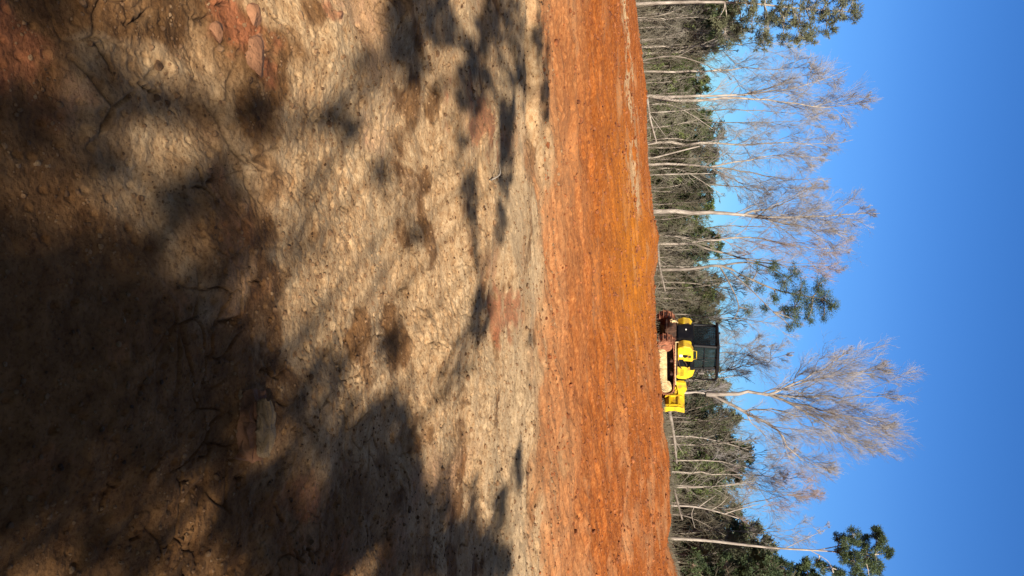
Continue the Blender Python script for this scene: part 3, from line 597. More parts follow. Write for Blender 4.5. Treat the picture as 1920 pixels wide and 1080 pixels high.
crown_tree('evergreen_oak', 'leaning evergreen oak with a dark leafy crown left above the bulldozer', b,
    [([b, W(1290, 505, Y), W(1350, 498, Y), W(1400, 520, Y), W(1460, 545, Y), W(1540, 560, Y)], .12, .03), ([W(1345, 500, Y), W(1400, 492, Y + .5), W(1450, 505, Y + .6), W(1490, 530, Y + .5)], .07, .02),
     ([W(1350, 500, Y), W(1372, 540, Y - .3), W(1385, 575, Y - .5), W(1375, 600, Y - .5)], .06, .02), ([W(1370, 510, Y), W(1410, 545, Y - .3), W(1450, 585, Y - .5)], .05, .02)],
    cl([(1450, 508, .35, 12), (1470, 530, .42, 16), (1490, 508, .32, 10), (1500, 545, .46, 20), (1520, 572, .42, 18), (1545, 560, .42, 18), (1560, 575, .30, 12), (1535, 535, .36, 14), (1490, 575, .40, 16), (1470, 585, .3, 12), (1490, 600, .26, 8), (1515, 598, .26, 8), (1450, 560, .3, 9), (1545, 590, .24, 7), (1425, 540, .28, 6), (1400, 525, .25, 5),
        (1400, 580, .26, 6), (1430, 580, .22, 5), (1480, 612, .2, 5), (1420, 500, .2, 4), (1450, 495, .2, 4)], Y, 2, .8), 22, 'needle_dark', None, 'bark_grey', blade=(.085, .018), per=48, rad=.9, cat='oak')
Y = 50; b = base_at(1008, Y)
crown_tree('pine_tree', 'tall pine with long bare pale trunk and dark tufted top near the right edge', b,
    [([b, W(1320, 1013, Y), W(1400, 1022, Y), W(1460, 1028, Y), W(1530, 1032, Y), W(1590, 1036, Y), W(1640, 1040, Y)], .12, .025), ([W(1530, 1032, Y), W(1570, 1024, Y + .3), W(1600, 1015, Y + .4)], .04, .015), ([W(1520, 1032, Y), W(1550, 1050, Y - .3), W(1560, 1065, Y - .4)], .03, .012), ([W(1470, 1029, Y), W(1510, 1010, Y), W(1550, 992, Y)], .025, .01)],
    cl([(1585, 1015, .30, 10), (1600, 1005, .30, 10), (1620, 1015, .34, 12), (1645, 1000, .22, 7), (1650, 1020, .30, 12), (1665, 1035, .22, 8), (1625, 1045, .42, 18), (1600, 1050, .42, 16), (1640, 1062, .36, 14), (1580, 1040, .34, 12), (1605, 1078, .34, 12), (1570, 1070, .3, 10), (1640, 998, .18, 5), (1545, 1065, .26, 7), (1530, 1052, .2, 5), (1560, 1095, .3, 8), (1630, 1090, .3, 9), (1570, 1010, .18, 4)], Y, 3, .8), 23, 'needle_dark', 'pines rising above the wood', 'bark_pale', blade=(.15, .020), per=62, rad=.5)
Y = 55; b = base_at(1095, Y)
crown_tree('pine_tree', 'bushy dark pine half cut off by the right edge, below the tall tufted pine', b, [([b, W(1400, 1095, Y), W(1540, 1095, Y)], .12, .02)],
    cl([(1500, 1075, .35, 12), (1525, 1085, .35, 12), (1470, 1070, .5, 16), (1440, 1060, .6, 20), (1400, 1070, .7, 24), (1460, 1100, .6, 20), (1360, 1060, .7, 24), (1390, 1100, .8, 24), (1330, 1085, .8, 24), (1300, 1060, .6, 20), (1420, 1040, .4, 10), (1510, 1055, .25, 6)], Y, 4), 24, 'needle_dark', 'pines rising above the wood', blade=(.2, .035), per=60)

# ------------------------------------------------------------------ evergreen band behind
def bush_variant(H, seed, mat, wide=.33, nbl=5200, thin=False):
    rg = np.random.default_rng(seed); root = empty('evergreen_tree', (0, 0, -50))
    P = resample([(0, 0, 0), (rg.normal() * .1, rg.normal() * .1, H * .5), (0, 0, H * .97)], 10); V, Q = poly_tube(P, np.linspace(.09, .015, 10), 7, .04, seed); li = []
    n = 60; t = rg.uniform(.08, .98, n); st = np.c_[np.zeros((n, 2)), t * H]; ph = rg.uniform(0, 6.28, n); d = np.c_[np.cos(ph), np.sin(ph), rg.uniform(.1, .8, n)]; d /= np.linalg.norm(d, axis=1, keepdims=True)
    L = H * wide * (1.08 - t) ** .7 * rg.uniform(.5, 1.25, n); S1 = strokes(st, d, L, rg, .1, .12); li.append(stroke_mesh(S1, np.full(n, .022), 4, .008))
    S2, L2, r2 = spawn(S1, None, L, np.full(n, .02), 5, .5, 40, rg, .1, .2); li.append(stroke_mesh(S2, np.full(len(S2), .008), 3, .004))
    w = rg.integers(0, len(S2), nbl); tt = rg.integers(0, 3, nbl); q = rg.uniform(0, 1, (nbl, 1)); pos = S2[w, tt] * (1 - q) + S2[w, tt + 1] * q
    keep = rg.uniform(0, 1, len(S2)) > .25; k = keep[w]; pos = pos[k]; pos += rg.normal(size=pos.shape) * .07; dd = rg.normal(size=pos.shape); dd[:, 2] += .5
    lf = blades(pos, dd, rg.uniform(.09, .24, len(pos)), rg.uniform(.018, .05, len(pos)), rg)
    link('trunk', raw_mesh('trunk', V, Q, True), MT['bark_grey'], root); link('branches', raw_mesh('branches', *merge(li), True), MT['bark_grey'], root); link('crown', raw_mesh('crown', *lf), MT[mat], root)
    return root
def sapling_variant(H, seed, mat='twig', dens=1.0):
    rg = np.random.default_rng(seed); root = empty('sapling', (0, 0, -50)); tr, tw = [], []
    for s in range(rg.integers(1, 3)):
        P = resample([(s * .2, 0, 0), (rg.normal() * .25 + s * .2, rg.normal() * .2, H * .5), (rg.normal() * .5, rg.normal() * .4, H)], 12); rad = np.linspace(rg.uniform(.035, .06), .01, 12)
        tr.append(poly_tube(P, rad, 6, .04, seed)); S1, L1, r1 = limbs_of(P, rad, 14, 1, rg, .22, 40, H * .26, .25)
        tw.append(stroke_mesh(S1, np.minimum(r1, .02), 4, .008)); S2, L2, r2 = spawn(S1, None, L1, r1, int(7 * dens), .5, 38, rg, .15); tw.append(stroke_mesh(S2, np.minimum(r2, .01), 3, .006))
        S3, L3, r3 = spawn(S2, None, L2, r2, 4, .6, 35, rg, .1); tw.append(stroke_mesh(S3, np.minimum(r3, .007), 3, .004))
    link('trunk', raw_mesh('trunk', *merge(tr), True), MT['bark_pale'] if seed % 2 else MT['bark_grey'], root); link('twigs', raw_mesh('twigs', *merge(tw)), MT[mat], root)
    return root
ZONES = [(90, 'at the far left'), (175, 'left of the twin trunk'), (265, 'right of the twin trunk'), (350, 'around the leaning pole'), (450, 'behind the thickest pale trunk'),
         (590, 'under the oak crown'), (690, 'behind the bulldozer cab'), (790, 'behind the bulldozer blade'), (900, 'around the two thin stems'), (990, 'behind the crooked snag'), (9999, 'beside the tall pine at right')]
def zone(u): return next(z for lim, z in ZONES if u < lim)
rg = np.random.default_rng(77)
ev = [bush_variant(6.0, 31, 'needle_mid', .34, 13000), bush_variant(6.0, 32, 'needle_grey', .30, 8000), bush_variant(6.0, 33, 'needle_dark', .34, 11000), bush_variant(6.0, 34, 'needle_mid', .38, 11000)]
NM = ['olive green bushy evergreen', 'thin grey-green evergreen', 'dark green dense evergreen', 'olive green spreading evergreen']
sk = np.array([(-80, 1395), (0, 1385), (60, 1370), (130, 1330), (200, 1325), (260, 1340), (350, 1336), (450, 1340), (520, 1350), (580, 1362), (640, 1352), (700, 1352), (760, 1385), (850, 1410), (920, 1400), (980, 1425), (1040, 1450), (1080, 1480), (1160, 1500)])
used = [0] * 4
greens = [(40, 0), (90, 0), (150, 2), (165, 0), (225, 0), (240, 3), (290, 3), (330, 2), (350, 0), (370, 0), (575, 1), (840, 0), (870, 0), (1050, 2), (1070, 2)]
us = [(u, k, 0) for u, k in greens] + [(u + rg.uniform(-8, 8), int(rg.choice([1, 1, 0, 3, 2], p=[.3, .25, .2, .15, .1])), 1) for u in np.linspace(-60, 1150, 76)]
for u, k, row in us:
    Yt = 57 + 10 * rg.uniform() if row == 0 else 60 + 16 * rg.uniform()
    if row and u > 1030: k = 2
    top = np.interp(u, sk[:, 0], sk[:, 1]) + (rg.uniform(-26, 4) if row == 0 else rg.uniform(-52, 10) + (14 if rg.uniform() < .12 else 0)); bse = base_at(u, Yt); H = at(top, u, Yt)[2] - bse[2]; s = H / 6.0
    loc = tuple(bse); rz = rg.uniform(0, 6.28)
    if used[k] == 0: o = ev[k]; o.location = loc; o.rotation_euler = (0, 0, rz); o.scale = (s * 1.1, s * 1.1, s)
    else: o = dup(ev[k], loc, rz, (s * 1.1, s * 1.1, s))
    used[k] += 1
    tag(o, NM[k] + ' ' + zone(u), 'evergreen', 'evergreens in the wood beyond the mound')
sv = [sapling_variant(6, 41, 'twig_grey'), sapling_variant(6, 42, 'brush'), sapling_variant(6, 43, 'twig_grey'), sapling_variant(6, 44, 'brush', 1.3), sapling_variant(6, 45, 'twig_grey')]
SN = ['pale-stemmed bare sapling', 'grey tangled bare sapling', 'pale-stemmed twiggy bare sapling', 'dense grey bare sapling', 'thin bare sapling']
used = [0] * 5
fixed = [(53, 0, 1330), (72, 0, 1290), (80, 2, 1280), (30, 2, 1320), (558, 0, 1310), (545, 2, 1300), (483, 0, 1300), (467, 2, 1330), (515, 1, 1320), (110, 1, 1320), (820, 0, 1330), (780, 2, 1300)]
us = fixed + [(u + rg.uniform(-5, 5), int(rg.integers(0, 5)), None) for u in np.linspace(-50, 1140, 42)]
for u, k, tp in us:
    Yt = 50 + 12 * rg.uniform(); bse = base_at(u, Yt); top = tp or np.interp(u, sk[:, 0], sk[:, 1]) + rg.uniform(-70, 55); top = max(top, 1285); H = at(top, u, Yt)[2] - bse[2]; s = H / 6
    if used[k] == 0: o = sv[k]; o.location = tuple(bse); o.rotation_euler = (0, 0, rg.uniform(0, 6.28)); o.scale = (s, s, s)
    else: o = dup(sv[k], tuple(bse), rg.uniform(0, 6.28), (s * 1.1, s * 1.1, s))
    used[k] += 1
    tag(o, SN[k] + ' ' + zone(u), 'sapling', 'bare saplings at the edge of the wood')

# undergrowth and the far wood: uncountable masses
def undergrowth():
    rg = np.random.default_rng(9); n = 5500; X = rg.uniform(-34, 34, n); Yv = 46 + 34 * rg.uniform(0, 1, n) ** 1.2; Z = macro(X, Yv)
    h = rg.uniform(.7, 3.2, n) * rg.uniform(.5, 1.2, n); st = np.c_[X, Yv, Z]; d = np.c_[rg.normal(size=(n, 2)) * .22, np.ones(n)]
    S1 = strokes(st, d, h, rg, 0, .12); parts = [stroke_mesh(S1, np.full(n, .012), 3, .007)]
    S2, L2, r2 = spawn(S1, None, h, np.full(n, .01), 3, .4, 40, rg, .1, .3); parts.append(stroke_mesh(S2, np.full(len(S2), .006), 3, .004))
    tag(link('undergrowth', raw_mesh('undergrowth', *merge(parts)), MT['brush']), kind='stuff')
def far_wood():
    rg = np.random.default_rng(10); n = 90000; X = rg.uniform(-52, 52, n); Yv = rg.uniform(80, 92, n)
    u = 540 + FPX * X / Yv; top = np.interp(u, sk[:, 0], sk[:, 1]) - 34 + 34 * perlin(X * .45, X * 0 + 2, 3); zt = np.array([CAMZ + Yv[i] * math.tan(math.atan((top[i] - 960) / FPX) - PITCH) for i in range(n)])
    z0 = -1.5; q = rg.uniform(0, 1, n) ** 1.35; Z = z0 + (zt - z0) * q; pos = np.c_[X, Yv, Z]; keep = perlin(X * .8, Z * .8, 5) + rg.uniform(-.3, .5, n) > -.15
    pos = pos[keep]; dd = rg.normal(size=pos.shape); dd[:, 2] += .8; lf = blades(pos, dd, rg.uniform(.3, .8, len(pos)), rg.uniform(.03, .10, len(pos)), rg)
    tag(link('far_wood', raw_mesh('far_wood', *lf), MT['needle_grey']), kind='stuff')
undergrowth(); far_wood()
# a fringe of dead weeds along the crest on the right
def weeds():
    rg = np.random.default_rng(12); n = 5200; X = np.r_[rg.uniform(5.5, 18, 3900), rg.uniform(-18, 5, 1300)]; Yv = YC + rg.uniform(-.4, 1.8, n); st = np.c_[X, Yv, gh(X, Yv) - .02]; h = rg.uniform(.06, .22, n) * (1 + 1.2 * (perlin(X * 1.1, Yv * 0, 8) > .15))
    d = np.c_[rg.normal(size=(n, 2)) * .3, np.ones(n)]; S1 = strokes(st, d, h, rg, 0, .15); tag(link('dry_weeds', raw_mesh('dry_weeds', *stroke_mesh(S1, np.full(n, .008), 3, .005)), MT['brush']), kind='stuff')
weeds()

def log(x, u, Y, L, r, az, tilt, seed, label, mat='bark_grey'):
    rg = np.random.default_rng(seed); b = base_at(u, Y); c = at(x, u, Y) - b; d = np.array([math.cos(az) * math.cos(tilt), math.sin(az) * math.cos(tilt), math.sin(tilt)])
    root = empty('fallen_log', tuple(b)); P = resample([c - d * L / 2, c + rg.normal(size=3) * .05, c + d * L / 2], 12); parts = [poly_tube(P, np.linspace(r, r * .55, 12), 8, .06, seed)]
    for k in range(5):
        st = P[3 + k + 1]; e = st + (d + rg.normal(size=3) * .7) * rg.uniform(.3, .9); parts.append(poly_tube(resample([st, (st + e) / 2 + rg.normal(size=3) * .05, e], 5), np.linspace(r * .3, .008, 5), 5))
    link('log', raw_mesh('log', *merge(parts), True), MT[mat], root); tag(root, label, 'log')
log(1262, 820, 43.5, 3.2, .10, .3, .12, 61, 'grey fallen log with stubby branches just right of the bulldozer blade')
log(1268, 930, 43, 2.6, .08, -.4, .25, 62, 'leaning fallen log on the crest beside the crooked snag')
log(1240, 500, 43, 2.8, .08, .2, .15, 63, 'fallen log lying behind the low hump on the crest')
log(1222, 225, 43, 2.6, .07, -.2, .2, 64, 'fallen pole at the wood edge between twin trunk and straight dark trunk', 'bark_pale')
# ------------------------------------------------------------------ pines behind the camera that shade the foreground
# dark places of the foreground: (x, u, half-length in x, half-length in u, weight)
SH = [(200, 1250, 200, 150, .8), (500, 1220, 120, 120, .9), (720, 1200, 90, 110, .9), (860, 1180, 60, 90, .8), (930, 1230, 30, 90, .7), (640, 1400, 150, 120, .8), (200, 1500, 200, 150, .8), (880, 1380, 40, 90, .6), (300, -150, 180, 120, .5), (760, -120, 60, 110, .8), (900, -120, 30, 90, .7), (120, 260, 170, 70, .75), (30, 420, 120, 90, .7), (130, 480, 110, 60, .6), (60, 640, 120, 120, .7), (180, 560, 70, 60, .5), (120, 800, 150, 140, 1), (60, 1000, 130, 110, .9), (280, 700, 70, 50, .7), (300, 760, 60, 50, .9), (340, 840, 50, 60, .6),
      (240, 870, 70, 50, .6), (300, 1010, 50, 60, .6), (180, 1040, 80, 50, .8), (350, 440, 50, 60, .75), (320, 350, 60, 40, .5), (400, 500, 40, 60, .3), (250, 200, 60, 40, .45), (60, 110, 120, 110, .8), (180, 150, 80, 90, .6), (120, 40, 50, 50, .4), (350, 200, 60, 60, .4), (300, 480, 60, 60, .5), (420, 430, 40, 60, .4), (240, 320, 60, 60, .6), (360, 560, 50, 50, .4), (380, 720, 50, 50, .6), (400, 800, 40, 60, .7), (300, 60, 30, 30, .3),
      (480, 215, 42, 50, 1), (430, 330, 36, 60, .5), (635, 225, 38, 18, .9), (660, 245, 20, 14, .7), (680, 105, 26, 30, .5), (722, 325, 20, 24, .85), (776, 442, 20, 26, .75), (615, 475, 24, 30, .35), (735, 652, 18, 28, 1),
      (745, 60, 34, 70, 1), (770, 110, 26, 50, .9), (830, 40, 30, 50, .9), (800, 150, 40, 40, .5), (880, 165, 30, 60, .9), (900, 120, 20, 90, .6), (860, 230, 24, 50, .5), (945, 50, 18, 80, .8), (975, 40, 14, 110, .5), (950, 240, 14, 55, 1), (948, 320, 14, 50, .9), (880, 360, 18, 50, .8), (938, 415, 10, 40, .8), (860, 300, 14, 60, .3),
      (900, 600, 24, 44, .9), (870, 660, 26, 44, .6), (845, 715, 30, 40, .5), (925, 560, 10, 30, .5), (990, 645, 10, 40, .4),
      (440, 880, 60, 120, 1), (480, 1000, 80, 90, 1), (600, 1010, 80, 80, 1), (640, 800, 60, 60, 1), (660, 960, 90, 80, 1), (740, 880, 50, 60, 1), (720, 830, 60, 80, 1), (700, 930, 90, 100, 1), (790, 990, 70, 90, 1), (850, 1040, 60, 60, .9), (900, 1060, 40, 40, .8), (900, 950, 30, 50, .5), (560, 700, 60, 50, .5), (590, 780, 60, 50, .6), (640, 700, 40, 40, .4),
      (760, 790, 20, 50, .8), (972, 870, 9, 40, 1), (940, 960, 14, 50, .7), (945, 1020, 14, 60, .7), (830, 900, 20, 50, .5), (880, 1040, 60, 50, 1), (930, 1060, 30, 40, .9), (760, 920, 40, 60, .9), (560, 1030, 60, 60, 1), (500, 900, 60, 60, .9), (1018, 170, 7, 60, .9), (1005, 60, 9, 60, .7), (1025, 90, 6, 40, .5), (985, 160, 8, 50, .5), (780, 30, 30, 60, .7), (915, 30, 24, 60, .7), (520, 760, 50, 40, .5), (410, 930, 30, 50, .8), (500, 640, 40, 40, .25), (440, 700, 50, 50, .5), (520, 880, 30, 30, .6), (640, 870, 30, 40, 1), (400, 620, 50, 50, .3)]
LIT = [(330, 60, 60, 60), (310, 640, 60, 46), (385, 470, 36, 50), (210, 690, 44, 36), (120, 700, 36, 30), (90, 330, 40, 30), (400, 900, 26, 30), (240, 400, 36, 30), (560, 925, 34, 50), (330, 935, 70, 36), (270, 620, 50, 40), (430, 760, 30, 40), (560, 520, 90, 140), (600, 400, 90, 60), (490, 815, 26, 50), (160, 40, 40, 40)]
HOR = 15.0
def shade_trees():
    rg = np.random.default_rng(55); s = np.array(SUN); pts = []
    for (x, u, rx, ru, w) in SH:
        p = ground_at(x, u); px = ground_at(min(x + rx, 1150), u); pu = ground_at(x, u + ru)
        gl = abs(px[1] - p[1]); gw = abs(pu[0] - p[0]); area = gl * math.sin(SUN_EL) * gw * 3.14
        w = w * (.70 if x < 400 else 1.12); n = int(np.clip(w * w * area / .007 * 2.8, 8, 4000))
        a = rg.uniform(0, 6.283, n); q = np.sqrt(rg.uniform(0, 1, n)); xs = x + rx * q * np.cos(a); uss = u + ru * q * np.sin(a)
        keep = np.ones(n, bool)
        for a_, b_, c_, d_ in LIT: keep &= (((xs - a_) / c_) ** 2 + ((uss - b_) / d_) ** 2 > 1) | (rg.uniform(0, 1, n) > .93)
        if keep.any(): pts.append(ground_many(xs[keep], uss[keep]))
    pts = np.concatenate(pts)
    # how far along the ray each tuft hangs: nearby tufts share a bough
    cell = voro(pts[:, 0] * .9, pts[:, 1] * .45, 5)[2]; Ld = 10.5 + 4.5 * cell + rg.normal(size=len(pts)) * .2
    T = pts + s[None] * Ld[:, None]
    feet = [np.array([1.2, -11.0]), np.array([4.4, -8.6]), np.array([5.4, -12.0])]
    labs = ['shading pine behind the camera, casting the blotches on the left foreground', 'shading pine behind the camera, casting the dark mass on the right foreground', 'shading pine farthest behind the camera, closing the foreground shade']
    who = np.argmin([np.hypot(T[:, 0] - f[0], T[:, 1] - f[1]) + rg.normal(size=len(T)) * .3 for f in feet], 0)
    for k, f in enumerate(feet):
        q = T[who == k]
        if len(q) == 0: continue
        g = gz(f[0], f[1]) - .1; o = np.array([f[0], f[1], g]); root = empty('pine_tree', tuple(o)); zt = q[:, 2].max() + .8
        tp = resample([(0, 0, 0), (.1, .05, zt * .5), (0, 0, zt)], 18); li, lf = [], []
        tr = poly_tube(tp, np.linspace(.16, .02, 18), 10, .03, k)
        bough = (voro(q[:, 0] * .55 + 3, q[:, 1] * .55 + q[:, 2] * .3, 9)[2] * 1e6).astype(int)
        for bid in np.unique(bough):
            m = q[bough == bid] - o; c = m.mean(0); hz = max(c[2] - .35 * np.hypot(c[0], c[1]) - .3, 2.2); stp = np.array([np.interp(hz, tp[:, 2], tp[:, 0]), np.interp(hz, tp[:, 2], tp[:, 1]), hz])
            P = resample([stp, (stp + c) / 2 + np.array([0, 0, .15]), c], 8); li.append(poly_tube(P, np.linspace(.022, .006, 8), 5)); n = len(m)
            li.append(seg_tubes(np.repeat(c[None], n, 0), m, np.full(n, .0035), np.full(n, .002), 3))
        per = 16; pc = np.repeat(q - o, per, 0); n = len(pc); dd = rg.normal(size=(n, 3)); dd /= np.linalg.norm(dd, axis=1, keepdims=True)
        lf = blades(pc, dd, rg.uniform(.05, .11, n), rg.uniform(.007, .012, n), rg)
        link('trunk', raw_mesh('trunk', *tr, True), MT['bark_pine'], root); link('branches', raw_mesh('branches', *merge(li), True), MT['bark_pine'], root); link('crown', raw_mesh('crown', *lf), MT['needle_dark'], root)
        tag(root, labs[k], 'pine', 'pines behind the camera')
shade_trees()
# unseen evergreens added around the camera to keep the sky off the foreground shade
for i, (x, y, s) in enumerate([(-9, -6, 1.9), (-12, 1, 1.7), (13, -3, 1.8), (15, 4, 1.6), (15, -10, 2.0), (-6, -11, 1.8), (-2.5, -24, 2.2), (12, -20, 2.2), (-13, -15, 2.2), (19, -10, 2.2), (2, -30, 2.4), (-20, -6, 2.1), (-6, -18, 2.2), (-10, -11, 2.2), (-14, -4, 2.0), (6, -24, 2.3), (-8, -3, 1.3), (-11, 5, 1.4), (11, -1, .9), (0, -15, 1.5), (3, -14, 1.3), (17, -17, 2.3), (-4, -14, 1.6), (-16, 6, 1.7), (2, -19, 2.0), (-7.5, -1.5, 1.5), (-6, -7, 1.5), (9.5, -5.5, 1.0), (-2, -17, 1.9), (5, -17, 1.9)]):
    o = dup(ev[2], (x, y, gz(x, y) - .1), i * 1.3, (s, s, s)); tag(o, 'unseen dark evergreen added beside or behind the camera to screen off the sky', 'evergreen', 'evergreens around the camera')

# ------------------------------------------------------------------ bulldozer
import bmesh
MT['yellow'] = noisemat('yellow_paint', (.38, .22, .035), (.72, .52, .025), 2.5, .42, bump=.05, bscale=30, spec=.5, c3=(.64, .45, .015))
MT['black'] = noisemat('black_paint', (.003, .003, .004), (.012, .011, .011), 5, .5, spec=.25)
MT['dirtyblack'] = noisemat('muddy_black_steel', (.015, .010, .008), (.10, .05, .03), 4, .8)
MT['mudred'] = noisemat('red_mud', (.16, .055, .028), (.36, .15, .08), 7, .9, bump=.5, bscale=25)
MT['mudpale'] = noisemat('dried_pale_mud', (.38, .26, .11), (.64, .50, .27), 6, .9, bump=.5, bscale=22)
MT['darkgap'] = noisemat('shade_toned_undercarriage', (.025, .012, .009), (.08, .035, .025), 5, .85)  # recess and fender shade painted into the undercarriage colour
MT['steel'] = noisemat('worn_steel', (.30, .27, .24), (.6, .56, .5), 6, .45, metal=.6)
MT['white'] = noisemat('white_decal', (.7, .7, .66), (.85, .85, .8), 8, .5)
m, nt, b_ = mat_new('tinted_glass'); b_.inputs['Base Color'].default_value = (.02, .028, .025, 1); b_.inputs['Roughness'].default_value = .06; b_.inputs['Transmission Weight'].default_value = .0; b_.inputs['Alpha'].default_value = .5
n_ = node(nt, "ShaderNodeTexNoise"); n_.inputs['Scale'].default_value = 3; mr = node(nt, "ShaderNodeMapRange"); nt.links.new(n_.outputs[0], mr.inputs[0]); mr.inputs[3].default_value = .04; mr.inputs[4].default_value = .15; nt.links.new(mr.outputs[0], b_.inputs['Roughness']); MT['glass'] = m

class B:
    def __init__(s): s.bm = bmesh.new()
    def box(s, x0, x1, y0, y1, z0, z1, bev=.015, taper=None):
        bm = bmesh.new(); r = bmesh.ops.create_cube(bm, size=1)
        for v in bm.verts: v.co = Vector(((x0 + x1) / 2 + v.co.x * (x1 - x0), (y0 + y1) / 2 + v.co.y * (y1 - y0), (z0 + z1) / 2 + v.co.z * (z1 - z0)))
        if bev: bmesh.ops.bevel(bm, geom=bm.edges[:], offset=min(bev, .3 * min(x1 - x0, y1 - y0, z1 - z0)), segments=2, affect='EDGES')
        s._add(bm); return s
    def prism(s, prof, y0, y1, bev=.012):
        """profile in x,z swept in y"""
        bm = bmesh.new(); vs = [bm.verts.new((x, y0, z)) for x, z in prof]; f = bm.faces.new(vs); r = bmesh.ops.extrude_face_region(bm, geom=[f])
        bmesh.ops.translate(bm, verts=[v for v in r['geom'] if isinstance(v, bmesh.types.BMVert)], vec=(0, y1 - y0, 0)); bmesh.ops.recalc_face_normals(bm, faces=bm.faces[:])
        if bev: bmesh.ops.bevel(bm, geom=bm.edges[:], offset=bev, segments=1, affect='EDGES')
        s._add(bm); return s
    def tube(s, pts, r, k=10):
        P = np.array(pts, float)
        V, Q = poly_tube(P, np.full(len(P), r) if not hasattr(r, '__len__') else r, k); bm = bmesh.new(); vs = [bm.verts.new(v) for v in V]
        for q in Q: bm.faces.new([vs[i] for i in q])
        bm.faces.new(vs[:k][::-1]); bm.faces.new(vs[-k:]); bmesh.ops.recalc_face_normals(bm, faces=bm.faces[:]); s._add(bm); return s
    def cyl(s, c, ax, r, h, k=20):
        c = Vector(c); ax = Vector(ax).normalized() * h / 2; return s.tube([c - ax, c + ax], r, k)
    def _add(s, bm):
        me = bpy.data.meshes.new('t'); bm.to_mesh(me); bm.free(); s.bm.from_mesh(me); bpy.data.meshes.remove(me)
    def out(s, name, mat, parent, smooth=False, label=None):
        me = bpy.data.meshes.new(name); s.bm.to_mesh(me); s.bm.free(); o = link(name, me, MT[mat], parent)
        if label: o['label'] = label
        return o
DZ = base_at(0, 40); DX = 3.30; DY = 40.2
dz = empty('bulldozer', (DX, DY, at(1233, 660, 40)[2] - .02), R(38)); tag(dz, 'yellow bulldozer with black caged cab and raised blade on top of the orange mound', 'bulldozer')
def track(yc, side):
    # loop outline: idler in front, sprocket behind, flat bottom
    L_, Rr = 1.42, .40; P = []
    for a in np.linspace(-90, 90, 14): P.append((L_ + Rr * math.cos(R(a)), Rr + Rr * math.sin(R(a)) + .02))
    for q in np.linspace(0, 1, 12)[1:-1]: P.append((L_ - 2 * L_ * q, 2 * Rr + .02 + .05 * math.sin(q * 3.14)))
    for a in np.linspace(90, 270, 14): P.append((-L_ + Rr * math.cos(R(a)), Rr + Rr * math.sin(R(a)) + .02))
    for q in np.linspace(0, 1, 12)[1:-1]: P.append((-L_ + 2 * L_ * q, .02))
    P = np.array(P); C = np.r_[P, P[:1]]; s = np.r_[0, np.cumsum(np.hypot(*np.diff(C, axis=0).T))]; n = 42
    shoes = B(); chain = B(); w = .28
    for i in range(n):
        t = s[-1] * i / n; x = np.interp(t, s, C[:, 0]); z = np.interp(t, s, C[:, 1]); x2 = np.interp((t + .02) % s[-1], s, C[:, 0]); z2 = np.interp((t + .02) % s[-1], s, C[:, 1]); ang = math.atan2(z2 - z, x2 - x)
        bm = bmesh.new(); pl = s[-1] / n * .93
        for (a0, a1, n0, n1) in ((-pl / 2, pl / 2, -.015, .02), (-pl / 2 + .005, -pl / 2 + .03, -.065, -.014)):
            r = bmesh.ops.create_cube(bm, size=1)
            for v in r['verts']: v.co = Vector(((a0 + a1) / 2 + v.co.x * (a1 - a0), v.co.y * 2 * w, (n0 + n1) / 2 + v.co.z * (n1 - n0)))
        for v in bm.verts: c = v.co.copy(); v.co = Vector((x + c.x * math.cos(ang) - c.z * math.sin(ang), yc + c.y, z + c.x * math.sin(ang) + c.z * math.cos(ang)))
        shoes._add(bm)
        chain.box(x - .05, x + .05, yc - .1, yc + .1, z - .05 if z < .4 else z - .08, z + .06 if z < .4 else z + .0, 0)
    root = shoes.out('track', 'mudred', dz); chain.out('track_chain', 'darkgap', root)
    fy = yc + side * w * .98
    f = B(); f.prism([(-1.25, .10), (1.30, .10), (1.45, .22), (1.45, .42), (1.2, .49), (-1.1, .49), (-1.3, .36)], *(sorted((fy - side * .30, fy + side * .015)))); f.out('track_frame', 'mudpale', root)
    for xx, rr, nm in ((L_, .30, 'idler'), (-L_, .34, 'sprocket')):
        g = B(); g.cyl((xx, yc + side * .10, .42), (0, 1, 0), rr, .26, 24); g.cyl((xx, fy - side * .06, .42), (0, 1, 0), rr * .45, .14, 16); g.out(nm, 'mudpale' if nm == 'idler' else 'mudred', root)
    for k in range(6):
        g = B(); g.cyl((-.95 + k * .38, fy - side * .06, .13), (0, 1, 0), .085, .16, 12); g.out('roller', 'mudpale', root)
    for xx in (-.45, .45):
        g = B(); g.cyl((xx, yc + side * .12, .72), (0, 1, 0), .07, .2, 12); g.out('carrier_roller', 'darkgap', root)
track(-.89, -1); track(.89, 1)
q = B(); q.box(-1.5, 1.5, -.58, .58, .35, .95); q.box(-1.1, .5, -1.12, 1.12, .90, 1.0); q.out('chassis', 'darkgap', dz)
# engine hood: slopes down forward
h = B(); h.prism([(.56, .95), (1.30, .92), (1.40, 1.05), (1.42, 1.45), (1.20, 1.76), (.56, 1.90)], -.47, .47, .04); hood = h.out('hood', 'yellow', dz)
g = B()
for i in range(6): g.box(.72 + .08 * i, .75 + .08 * i, -.478, -.472, 1.15, 1.32, 0)
g.out('louvre', 'black', hood)
g = B(); g.box(1.42, 1.48, -.50, .50, .80, 1.45); g.out('radiator_guard', 'black', hood)
g = B(); g.box(-.9, .55, -.44, .44, .95, 1.66, .02); g.out('firewall', 'black', hood)
g = B(); g.tube([(1.0, .2, 1.7), (1.0, .2, 2.15), (.94, .2, 2.28)], .055, 10); g.out('exhaust_pipe', 'black', dz)
